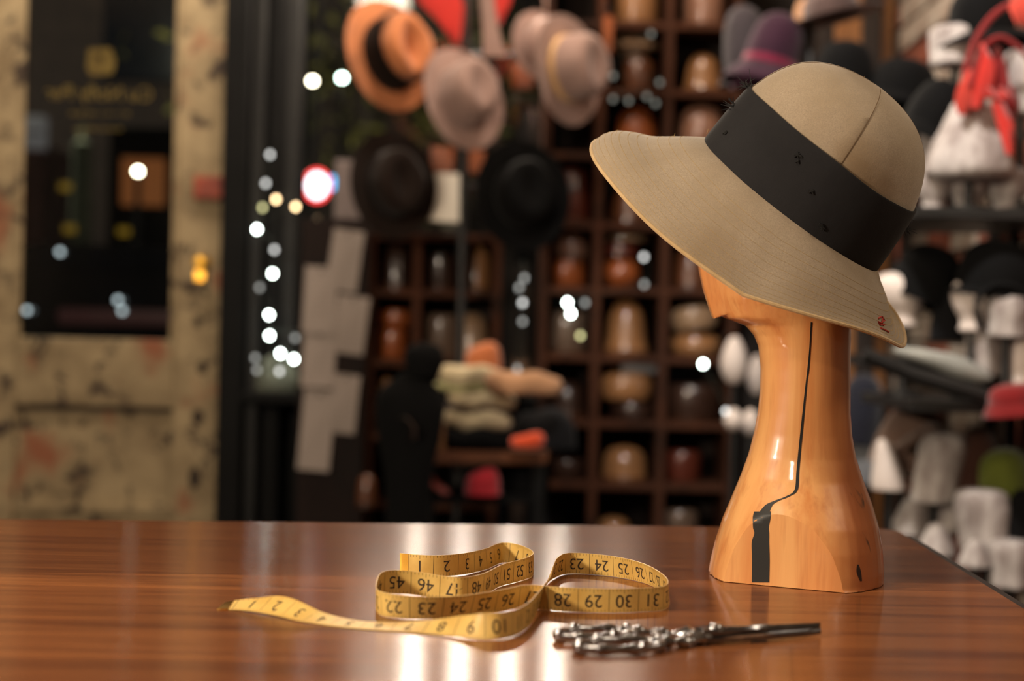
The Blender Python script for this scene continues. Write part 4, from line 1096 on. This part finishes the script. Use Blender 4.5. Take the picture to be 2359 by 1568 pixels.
# black stand the hats hang on: posts with pegs
st = thing('hat_stand', 'thin black metal stand behind the hanging hats', 'hat stand', (P(1060, 784, 4.16).x, 4.16, 0))
L = st.location
bm = bmesh.new(); lathe([(.08, 0), (.08, .012), (.03, .03), (.013, .05), (.012, P(1060, -60, 4.16).z), (0, P(1060, -62, 4.16).z)], 20, bm=bm); obj('post', bm, m_black_metal, st)
for y0 in (128, 430):
    zz = P(1060, y0, 4.16).z
    xs = [P(x, y0, 4.16).x - L.x for x in (880, 1330)]
    bm = bmesh.new(); tube(bm, [(xs[0], 0, zz), (0, 0, zz+.004), (xs[1], 0, zz)], .006, 8); obj('cross_bar', bm, m_black_metal, st)
    for x in ((903, 1076, 1308) if y0 == 128 else (905, 1204)):
        p = P(x, y0, 4.16); bm = bmesh.new(); tube(bm, [(p.x-L.x, 0, zz), (p.x-L.x, -.04, zz), (p.x-L.x, -.09, zz+.012)], .005, 8); obj('peg', bm, m_black_metal, st)
# strap, red felt, card, hanging blocks
def strip(name, pts_, wid, th, mat, label, cat, d):
    q0 = P(pts_[0][0], pts_[0][1], d); bm = bmesh.new(); rings = []
    for i, (x, y, w) in enumerate(crom([p + (wid,) if len(p) == 2 else p for p in pts_], 6)):
        l, r_ = P(x-w/2, y, d)-q0, P(x+w/2, y, d)-q0
        rings.append([l, (l+r_)/2 + Vector((0, -th*1.5, 0)), r_, r_ + Vector((0, th, 0)), l + Vector((0, th, 0))])
    loft(bm, rings, True, True, True)
    return tag(obj(name, bm, mat, None, True, 50, loc=q0), label, cat)
strip('felt_strap', [(1118, -40, 34), (1124, 20, 34), (1132, 80, 40), (1140, 130, 56)], 34, .004, m_mauve, 'long pale mauve strap hanging above the mauve grey hat', 'strap', 3.96)
strip('red_felt', [(1000, -50, 60), (1014, 0, 100), (1036, 45, 60), (1052, 98, 14)], 60, .006, m_red, 'bright red felt wedge right of the tan brown fedora', 'felt', 4.12)
strip('red_felt', [(1150, -40, 50), (1158, 0, 40), (1152, 30, 24), (1148, 56, 10)], 60, .006, m_red, 'small bright red felt piece right of the mauve strap', 'felt', 4.12)
q = P(1023, 455, 4.1); s = 4.1/FPX
bm = bmesh.new(); loft(bm, [[Vector((x*s, y, z*s)) for x, z in ((-26, 56), (34, 56), (36, -56), (-42, -54))] for y in (-.0006, .0006)], True, True, True)
card = obj('paper_card', bm, M('white_card', srgb(244, 238, 226), srgb(240, 232, 218), rough=.7), None, False, loc=q); tag(card, 'blank white paper card hanging between two dark hats', 'card')
bm = bmesh.new(); tube(bm, [(.002, 0, 56*s), (.004, .02, 120*s)], .001, 5); obj('string', bm, m_thread, card)
for x, y, w, h, lab in ((1018, 368, 58, 62, 'orange wooden block right of the dark brown hat, over the white card'), (1092, 372, 50, 54, 'orange wooden block directly below the mauve grey hat'), (1203, 172, 58, 62, 'orange wooden block between the mauve and the gold ribboned hats'), (1402, 80, 22, 90, 'slim orange wooden block right of the gold ribboned hat')):
    q = P(x, y, 4.16); s = 4.16/FPX; bm = bmesh.new()
    loft(bm, [[Vector((k*w*s*.5*f, y_, z*s)) for k, y_ in ((-1, -.02), (1, -.02), (1, .02), (-1, .02))] for z, f in ((-h*.5, .82), (-h*.2, .9), (h*.5, 1.0))], True, True, True)
    bmesh.ops.bevel(bm, geom=bm.edges[:], offset=.003, segments=2, affect='EDGES')
    o = obj('wooden_block', bm, HBM['orange'], None, True, 40, loc=q + Vector((0, .025, 0))); tag(o, lab, 'wooden block')
    bm = bmesh.new(); tube(bm, [(0, 0, h*s*.5), (0, 0, h*s*.5+.03), (0, .12, h*s*.5+.05)], .003, 6); obj('hook', bm, m_black_metal, o)
# ------------------------------------------------------------------ bench with felt bodies, torso
BD = 3.75
bz = P(1100, 1042, BD).z
bench = thing('side_table', 'small brown side table in front of the shelves holding felt hat bodies', 'side table', (P(1110, 900, BD).x, BD+.14, 0)); L = bench.location
x0, x1 = P(958, 1040, BD).x, P(1262, 1040, BD).x
bm = bmesh.new(); k = [Vector((x0, BD-.03, 0)), Vector((x1, BD+.07, 0)), Vector((x1+.02, BD+.34, 0)), Vector((x0, BD+.30, 0))]
loft(bm, [[v + Vector((0, 0, bz-.03)) - L for v in k], [v + Vector((0, 0, bz)) - L for v in k]], True, True, True); bmesh.ops.bevel(bm, geom=bm.edges[:], offset=.004, segments=2, affect='EDGES')
obj('tabletop', bm, wood_mat('bench_wood', srgb(124, 74, 44), srgb(96, 56, 34), srgb(56, 32, 22), axis=0, rough=.45, coat=.2), bench, False)
for v in k:
    c = (sum(k, Vector())/4 - v)*.12 + v; bm = BX(Vector((c.x-.016, c.y-.016, 0))-L, Vector((c.x+.016, c.y+.016, bz-.03))-L, .002); obj('leg', bm, m_black, bench, False)
def disc(px_, py_, d, w, h, dep, mat, label, name='felt_hood', rot=0, prof='disc', zoff=None, cat='felt', rz=0):
    s = d/FPX; q = P(px_, py_ + h/2, d)
    if zoff is not None: q.z = zoff
    t = lathe([(r_*w*s/2, z*h*s) for r_, z in SHAPES[prof]], 32, 1, dep)
    for v in t.verts: v.co.z += .006*math.sin(v.co.x*60)*(v.co.z > .004)
    o = obj(name, t, mat, None, True, 60, loc=q); o.rotation_euler = (0, R(rot), R(rz)); return tag(o, label, cat), q.z + h*s
_, z1 = disc(1085, 1010, 3.85, 200, 50, .6, m_blk, 'black felt hat body at the bottom of the pile on the side table', zoff=bz+.001)
_, z2 = disc(1100, 972, 3.85, 158, 46, .6, m_cream, 'cream felt hat body low in the pile on the side table', zoff=z1-.006)
_, z2b = disc(1095, 950, 3.85, 140, 14, .6, m_choc, 'thin chocolate felt hat body between cream ones on the side table', zoff=z2-.004)
_, z3 = disc(1110, 932, 3.85, 160, 40, .6, m_cream, 'cream felt hat body, middle of the pile on the side table', zoff=z2b-.005)
_, z4 = disc(1075, 905, 3.85, 150, 18, .6, m_palegreen, 'pale green felt hat body near the top of the pile', zoff=z3-.004)
_, z5 = disc(1085, 890, 3.85, 160, 44, .6, m_cream, 'cream felt hat body with curled edge on top of the pile', zoff=z4-.004)
disc(1205, 905, 3.80, 180, 50, .40, m_rose, 'long tan rose felt hat body sticking out to the right of the pile', zoff=z3-.006)
disc(1112, 852, 3.88, 88, 60, .9, felt('felt_orange', (196, 112, 66)), 'orange felt dome crowning the pile on the side table', prof='dome', zoff=z5-.008)
disc(1215, 1012, 3.76, 80, 34, .7, felt('felt_orange_red', (214, 76, 38)), 'orange red felt piece on the right end of the side table', zoff=bz+.012)
disc(1255, 965, 3.95, 150, 90, .8, m_char, 'charcoal felt hat body heaped at the right of the side table', prof='dome', zoff=bz+.001)
b_ = obj('wooden_block', BX((-.035, -.03, 0), (.035, .03, .070), .004), HBM['tan'], None, False, loc=P(986, 1052, 3.66)); b_.location.z = bz+.001; b_.location.y = BD+.03; tag(b_, 'small tan wooden block standing on the left end of the side table', 'wooden block')
# black draped torso with a ball head
q = P(942, 1050, 3.5); s = 3.5/FPX
tor = thing('draped_torso', 'black draped display torso with round black head left of the felt pile', 'torso', (q.x, 3.5, 0))
zz = lambda y: P(960, y, 3.5).z
bm = lathe([(.05, zz(1250)), (.05, zz(1160)), (.056, zz(1080)), (.072, zz(1010)), (.080, zz(950)), (.076, zz(915)), (.062, zz(890)), (.034, zz(872)), (.026, zz(858)), (0, zz(856))], 28, 1, .7)
obj('shoulder_drape', bm, m_blk, tor)
bm = lathe([(0, zz(872)), (.034, zz(866)), (.044, zz(840)), (.046, zz(820)), (.038, zz(800)), (.02, zz(790)), (0, zz(788))], 24, 1, 1); bmesh.ops.translate(bm, vec=(.030, 0, 0), verts=bm.verts[:])
obj('ball_head', bm, m_blk, tor)
bm = lathe([(.09, 0), (.09, .015), (.02, .03), (.018, zz(1245)), (0, zz(1244))], 20); obj('stand', bm, m_black_metal, tor)
bm = bmesh.new(); tube(bm, [P(922, 960, 3.43)-tor.location, P(940, 962, 3.42)-tor.location, P(952, 985, 3.42)-tor.location, P(952, 1012, 3.43)-tor.location], [.004, .010, .011, .006], 10, flat=.4)
cl = obj('clasp', bm, m_chrome, tor); cl['label'] = 'silver curved clasp'
# red things under the table
disc(1112, 1102, 3.8, 84, 60, .8, felt('felt_crimson', (170, 34, 44)), 'crimson felt dome low under the side table', prof='dome', zoff=P(1112, 1138, 3.8).z)
strip('felt_roll', [(972, 1082, 30), (988, 1106, 36), (1008, 1124, 38), (1026, 1136, 22)], 30, .02, felt('felt_brick_rose', (168, 70, 58)), 'rose red felt roll leaning low under the side table', 'felt', 3.80)
sz = P(1112, 1140, 3.8).z - .001
bm = bmesh.new(); loft(bm, [[v + (sum(k, Vector())/4 - v)*.16 + Vector((0, 0, z)) - L for v in k] for z in (sz-.018, sz)], True, True, True)
obj('lower_shelf', bm, m_black, bench, False)
disc(1185, 1125, 3.9, 90, 90, .5, m_char, 'dark grey heap of felt low on the right under the side table', prof='dome', zoff=sz+.001)
# ------------------------------------------------------------------ display racks along the brick wall
m_white = M('white_crinkled_paper', srgb(196, 189, 185), srgb(142, 131, 127), scale=34, lo=.3, hi=.6, stretch=(1, 1, .35), rough=.8, bmp=1.0, bscale=48)
m_white2 = M('white_smooth_form', srgb(224, 212, 204), srgb(206, 192, 184), scale=6, rough=.6, bmp=.1)
def rack(name, label, x0, x1, y0, y1, zs, ztop):
    t = thing(name, label, 'rack', ((x0+x1)/2, (y0+y1)/2, 0)); L = t.location
    for x in (x1,):
        for y in (y0, y1): obj('upright', BX(Vector((x-.011, y-.011, 0))-L, Vector((x+.011, y+.011, ztop))-L, .002), m_black_metal, t, False)
    for z in zs:
        obj('shelf', BX(Vector((x0-.012, y0-.012, z-.022))-L, Vector((x1+.012, y1+.012, z))-L, .003), m_black_metal, t, False)
    return t
ZA = [P(2240, 478, 2.9).z, P(2320, 926, 2.9).z, .30]
ZB = [1.46, .955, .30]
AX0, AX1 = P(2118, 480, 2.9).x, 1.075
racka = rack('display_rack', 'black metal display rack nearest the counter holding white display heads', AX0, AX1, 2.91, 3.28, ZA, ZA[0])
BX0 = P(2024, 830, 3.5).x
rackb = rack('display_rack', 'black metal display rack further along the brick wall', BX0, 1.075, 3.42, 4.2, ZB, 1.46)
# sloping black rail along the racks
bm = bmesh.new(); tube(bm, [P(1990, 816, 2.885), P(2100, 862, 2.885), P(2280, 916, 2.885)], .015, 8)
for v in bm.verts: v.co -= racka.location
rl_ = obj('rail', bm, m_black_metal, racka); rl_['label'] = 'sloping black metal rail'
def shelves_at(x, y):
    if x > AX0-.03 and 2.86 < y < 3.33: return ZA
    if x > BX0-.03 and 3.38 < y < 4.24: return ZB
    return []
def floor_z(x, y, z):
    c = [q for q in shelves_at(x, y) if q <= z+.005]
    return max(c) if c else 0
def settle(x, y, z, h):
    """keep a thing of height h clear of the rack shelves"""
    for q in shelves_at(x, y):
        if z < q + .03 and z > q - .45*h: z = q + .001
    for q in shelves_at(x, y):
        if z + .45*h < q - .022 < z + h: h = q - .024 - z
    return z, h
HEADS = 0
def head_form(px_, py_, d, w, h, label, mat=None, lean=0, prof='head', base=True):
    """white display head: rounded crown narrowing to a neck, on a slim black pole when it stands clear of its shelf"""
    mat = mat or m_white; s = d/FPX; q = P(px_, py_+h/2, d); a = w*s/2; q.z, hh = settle(q.x, d, q.z, h*s)
    PR = {'head': [(.60, 0), (.64, .06), (.56, .14), (.62, .26), (.86, .42), (1.0, .62), (.96, .80), (.74, .93), (.4, .99), (0, 1)],
          'block': [(.86, 0), (.92, .05), (.90, .3), (.96, .6), (.94, .84), (.78, .96), (.4, 1), (0, 1)],
          'flare': [(.72, 0), (.98, .05), (1.0, .16), (.93, .30), (.78, .48), (.60, .66), (.48, .82), (.34, .94), (0, 1)],
          'pear': [(.42, 0), (.62, .06), (.9, .22), (1.0, .42), (.86, .66), (.55, .86), (.3, .97), (0, 1)],
          'cone': [(1, 0), (1, .08), (.88, .3), (.7, .55), (.5, .8), (.3, .96), (0, 1)]}[prof]
    bm = bmesh.new(); rings = []
    rh = random.Random(int(px_*7+py_))
    for r_, z in crom(PR, 2):
        rg = ell(max(a*r_, 1e-4), max(a*r_*1.0, 1e-4), hh*z, 26)
        for v in rg:
            f = 1 + rh.uniform(-.05, .05)*(mat is m_white)*(r_ > .1)
            v.x *= f; v.y *= f; v.x += math.tan(R(lean))*v.z
        rings.append(rg)
    loft(bm, rings, True, True, True)
    t = obj('display_form', bm, mat, None, True, 70, loc=q); tag(t, label, 'display head')
    fz = floor_z(q.x, d, q.z)
    if base and q.z-fz > .012:
        bm = bmesh.new(); lathe([(.04, fz-q.z+.001), (.04, fz-q.z+.008), (.009, fz-q.z+.013), (.008, .006), (0, .007)], 14, bm=bm); obj('pole_stand', bm, m_black_metal, t)
    return t
def cap(px_, py_, d, w, h, mat, label, rot=0, brim=0, dep=1.0, lean_y=0, shape='bowl', band=None, name='felt_hat', drop=.02):
    """soft hat sitting on a form: w, h the crown in pixels, brim width in metres"""
    s = d/FPX; q = P(px_, py_+h/2, d)
    if d < 3.6: q.z, h2 = settle(q.x, d, q.z, h*s); h = h2/s
    m4 = Matrix.Translation(q) @ Matrix.Rotation(R(rot), 4, 'Y') @ Matrix.Rotation(R(lean_y), 4, 'X')
    return make_hat(name, label, m4, (w*s/2, w*s/2*dep, h*s), (brim, brim, brim), (mat, band or mat), .02 if band else 0, 0, drop=drop if brim else 0, shape=shape)
H = head_form
# upper right: over the nearer rack
H(2228, 430, 3.02, 96, 100, 'white crinkled display head, second from the left on the top rack shelf')
H(2150, 432, 3.02, 84, 96, 'white crinkled display head, leftmost on the top rack shelf')
H(2318, 428, 3.02, 104, 108, 'white crinkled display head, right end of the top rack shelf')
H(2200, 106, 3.10, 124, 92, 'white crinkled display head under the black hat at the upper right', prof='block', base=True)
H(2232, 318, 2.98, 200, 196, 'large white crinkled display head hung with the red fascinator', prof='flare')
H(2158, 330, 3.14, 90, 104, 'white crinkled display head beneath the black cap behind the crown of the tan hat', prof='block')
H(2352, 190, 3.0, 92, 150, 'white display head cut by the frame edge beside the red fascinator', prof='block')
cap(2262, 26, 3.1, 150, 110, m_blk, 'black brimmed hat on a white head at the upper right', brim=.035, rot=-6)
cap(2330, 110, 3.1, 110, 90, m_char, 'charcoal cap behind the red hoops at the upper right', rot=8)
cap(2134, 236, 3.1, 124, 120, m_blk, 'black beret drooping over a white head right of the tan crown', rot=26, brim=.02, drop=.03)
cap(2075, 180, 3.5, 150, 90, m_blk, 'flat black cap just behind the top of the tan crown', rot=12, brim=.012)
# red fascinator: loops, feathers, ribbon
q = P(2280, 200, 2.92)
fas = thing('red_fascinator', 'bright red feather fascinator with thin hoops and ribbon on a white head', 'fascinator', q)
def pl(pts_): return [P(x, y, d)-q for x, y, d in pts_]
def ribbon(name, pts_, wid, mat, th=.0015):
    bm = bmesh.new(); rings = []
    for x, y, w, d in crom(pts_, 6):
        l, r_ = P(x-w/2, y, d)-q, P(x+w/2, y, d)-q
        rings.append([l, (l+r_)/2+Vector((0, -.008, 0)), r_, r_+Vector((0, th, 0)), (l+r_)/2+Vector((0, -.006, 0)), l+Vector((0, th, 0))])
    loft(bm, rings, True, True, True); return obj(name, bm, mat, fas, True, 60)
bm = bmesh.new(); tube(bm, [Vector(v) for v in crom([tuple(v) for v in pl([(2375, 6, 2.95), (2320, 14, 2.93), (2275, 50, 2.92), (2240, 110, 2.92), (2222, 180, 2.92), (2225, 240, 2.92)])], 6)], .0065, 8); obj('hoop', bm, m_redd, fas)
bm = bmesh.new(); tube(bm, [Vector(v) for v in crom([tuple(v) for v in pl([(2235, 200, 2.9), (2260, 120, 2.9), (2300, 86, 2.9), (2340, 104, 2.9), (2375, 140, 2.9)])], 6)], .0055, 8); obj('hoop', bm, m_redd, fas)
bm = bmesh.new(); lathe([(0, -1), (.6, -.8), (1, 0), (.6, .8), (0, 1)], 20, .035, .01, bm=bm); bmesh.ops.transform(bm, matrix=Matrix.Translation(P(2365, 20, 2.9)-q) @ Matrix.Diagonal((1, 1, .034, 1)), verts=bm.verts[:]); obj('pompom', bm, felt('felt_coral', (196, 70, 56)), fas)
ribbon('feather', [(2262, 100, 6, 2.9), (2270, 140, 38, 2.9), (2266, 190, 46, 2.9), (2250, 250, 20, 2.9)], 0, m_red)
ribbon('feather', [(2240, 160, 14, 2.91), (2232, 200, 50, 2.91), (2222, 240, 44, 2.91), (2218, 266, 16, 2.91)], 0, felt('felt_soft_red', (190, 60, 48)))
ribbon('feather', [(2300, 108, 10, 2.92), (2296, 150, 44, 2.92), (2300, 200, 52, 2.92), (2306, 240, 30, 2.92)], 0, m_redd)
ribbon('feather', [(2330, 200, 10, 2.91), (2332, 240, 34, 2.91), (2322, 290, 20, 2.91)], 0, m_redd)
ribbon('bow_loop', [(2270, 200, 20, 2.89), (2292, 226, 44, 2.89), (2316, 222, 30, 2.89), (2300, 200, 16, 2.89)], 0, m_red)
ribbon('ribbon_tail', [(2298, 235, 30, 2.89), (2314, 280, 36, 2.89), (2322, 320, 30, 2.89), (2326, 356, 16, 2.89)], 0, m_red)
# lower right groups
H(2082, 690, 3.12, 116, 124, 'smooth white display head under the black cap beside the brim of the tan hat', m_white2, lean=-8)
cap(2112, 628, 3.12, 160, 140, m_blk, 'round black cap on a smooth white head right of the hat brim', rot=20)
H(2240, 700, 3.0, 100, 126, 'white display head with black strap under the large black hat', m_white2)
cap(2288, 612, 3.0, 176, 118, m_blk, 'large black hat right of the round black cap', rot=8, brim=.012, drop=.012)
H(2318, 728, 2.95, 108, 96, 'white crinkled display head in front of the large black hat', prof='block')
cap(2186, 720, 3.08, 90, 130, m_char, 'dark charcoal hat hanging between two white heads', rot=4)
bm = bmesh.new(); tube(bm, [Vector(v) for v in crom([tuple(P(x, y, 2.92)-P(2270, 700, 2.92)) for x, y in ((2260, 760), (2250, 700), (2280, 662), (2330, 660), (2370, 680))], 6)], .012, 8, flat=.5)
tag(obj('hat_strap', bm, m_blk, None, loc=P(2270, 700, 2.92)), 'thick black strap curling across the white heads', 'strap')
H(2266, 806, 3.02, 92, 118, 'white crinkled display head beside the pale glassy form', prof='block')
H(2346, 830, 2.98, 80, 140, 'white display head cut by the frame edge above the red hat', m_white2, prof='block')
bm = bmesh.new(); q = P(2165, 832, 2.95)
pt = crom([(2060, 806, 14), (2090, 812, 26), (2150, 826, 40), (2210, 846, 52), (2260, 866, 34), (2285, 872, 8)], 5)
tube(bm, [P(x, y, 2.95)-q for x, y, r_ in pt], [r_*.5*2.95/FPX for x, y, r_ in pt], 16, flat=1.0)
tag(obj('shoe_form', bm, M('pale_glassy', srgb(170, 172, 166), srgb(140, 142, 138), scale=7, rough=.18, coat=.6), None, True, 60, loc=q), 'long pale glassy form lying along the sloping rail', 'form')
cap(2338, 904, 2.86, 120, 44, m_redd, 'flat deep red hat on the lower rack shelf at the frame edge', brim=.012, rot=-8)
H(1690, 828, 4.0, 62, 108, 'white pear shaped display head just left of the wooden neck', m_white2, prof='pear')
H(1742, 862, 4.1, 44, 90, 'white display head half hidden behind the left of the wooden neck', m_white2, prof='pear')
H(1690, 965, 3.86, 46, 50, 'small white display head low beside the wooden neck', m_white2, prof='pear')
H(1728, 972, 3.92, 46, 60, 'small white display head touching the wooden neck edge, lower one', m_white2, prof='pear')
cap(1974, 940, 3.5, 104, 160, m_navy, 'navy hat half hidden behind the right of the wooden neck', rot=6)
disc(2000, 1055, 3.5, 110, 130, .6, M('blue_grey_cloth', srgb(120, 122, 126), srgb(96, 98, 104), scale=14, rough=.9, bmp=.3), 'blue grey folded cloth right of the wooden neck', name='cloth', prof='bell', cat='cloth', zoff=P(2000, 1112, 3.5).z)
cap(2078, 998, 3.3, 160, 170, m_taupe, 'taupe felt cloche with slit right of the wooden neck', rot=16)
strip('felt_fold', [(2060, 1030, 14), (2110, 1000, 20), (2160, 975, 26), (2200, 985, 14)], 14, .01, m_taupe, 'taupe felt brim fold lying across the cloche', 'felt', 3.18)
H(2048, 1068, 3.2, 80, 116, 'white display head under the taupe cloche, left one', m_white2, prof='cone', lean=-8)
H(2150, 1076, 3.1, 116, 160, 'white display head between the taupe cloche and chocolate hat', prof='block', lean=9)
cap(2232, 1062, 3.1, 112, 160, m_choc, 'chocolate brown cloche left of the olive green cap', rot=10)
cap(2318, 1080, 3.06, 130, 96, m_green, 'olive green cap on a white head at the lower right', rot=-10, brim=.015)
H(2098, 1178, 3.24, 96, 100, 'white crinkled display head nearest the wooden shoulder', prof='cone', lean=6)
H(2186, 1168, 3.12, 92, 118, 'white crinkled display head below the chocolate cloche', prof='block', lean=10)
H(2272, 1196, 2.98, 132, 142, 'large white crinkled display head below the olive cap', prof='block', lean=-6)
cap(2352, 1190, 2.95, 70, 130, m_blk, 'black hat cut by the frame edge below the olive cap')
H(2156, 1240, 3.02, 88, 72, 'low white crinkled display head right of the counter corner', prof='cone')
H(2244, 1272, 2.90, 76, 60, 'small low white display head near the counter edge, middle one', prof='cone')
H(2328, 1296, 2.90, 108, 108, 'low white crinkled display head nearest the right counter edge', prof='block')
# purple cloches and brimmed hat on a hat tree behind the tan hat
tr = thing('hat_tree', 'dark hat tree holding the purple cloches behind the tan hat', 'hat tree', (P(1850, 784, 3.75).x, 3.75, 0)); L = tr.location
bm = lathe([(.07, 0), (.07, .015), (.03, .03), (.014, .06), (.013, P(1850, -60, 3.75).z), (0, P(1850, -61, 3.75).z)], 18); obj('pole', bm, m_black_metal, tr)
for x, y, d in ((1772, 60, 3.70), (1722, 40, 3.85), (1905, -10, 3.75), (1945, 140, 3.6)):
    p = P(x, y, d)-L; bm = bmesh.new(); tube(bm, [(0, 0, p.z-.06), (p.x*.6, p.y*.6, p.z-.03), (p.x, p.y, p.z)], .006, 8); obj('arm', bm, m_black_metal, tr)
cap(1722, 88, 3.85, 104, 150, m_greyp, 'dark grey cloche behind the purple one', rot=-6, brim=.018, drop=.03)
cap(1772, 92, 3.70, 128, 130, m_purple, 'dark purple cloche with plum ribbon above the tan hat', rot=14, brim=.04, drop=.045, band=felt('ribbon_plum', (120, 30, 58)))
cap(1720, 178, 3.80, 74, 40, felt('felt_mauve_plum', (112, 74, 98)), 'mauve plum beret tucked under the purple cloche', rot=-10)
cap(1916, 6, 3.72, 130, 60, felt('felt_brown_grey', (86, 68, 64)), 'brown grey brimmed hat at the top edge, right of the purple cloche', rot=-14, brim=.055, drop=.004)
cap(1858, 30, 3.9, 60, 70, m_rose, 'tan felt crown under the brown grey brim at the top edge')
cap(1942, 142, 3.55, 134, 96, m_blk, 'black bowler style crown just above the top of the tan hat', rot=4)
# timber posts and tan panels behind, by the brick wall
m_post = wood_mat('post_wood', srgb(44, 32, 26), srgb(32, 24, 20), srgb(22, 16, 13), axis=2, rough=.6, coat=.1)
m_pan = wood_mat('panel_wood', srgb(176, 122, 72), srgb(148, 98, 56), srgb(96, 60, 36), axis=2, rough=.5, coat=.2)
scn = thing('slatted_screen', 'dark timber screen with tan wooden slats beside the brick wall', 'screen', (P(1990, 784, 4.4).x, 4.4, 0)); L = scn.location
for x, w, mt, y0 in ((1942, 30, m_pan, 4.42), (1976, 34, m_pan, 4.42), (2010, 44, m_post, 4.40), (2046, 34, m_pan, 4.43), (2088, 40, m_post, 4.40), (1906, 40, m_post, 4.42)):
    x0_, x1_ = P(x-w/2, 60, 4.4).x, P(x+w/2, 60, 4.4).x
    obj('slat' if mt is m_pan else 'post', BX(Vector((x0_, y0, 0))-L, Vector((x1_, y0+.03, 2.3))-L, .003), mt, scn, False)
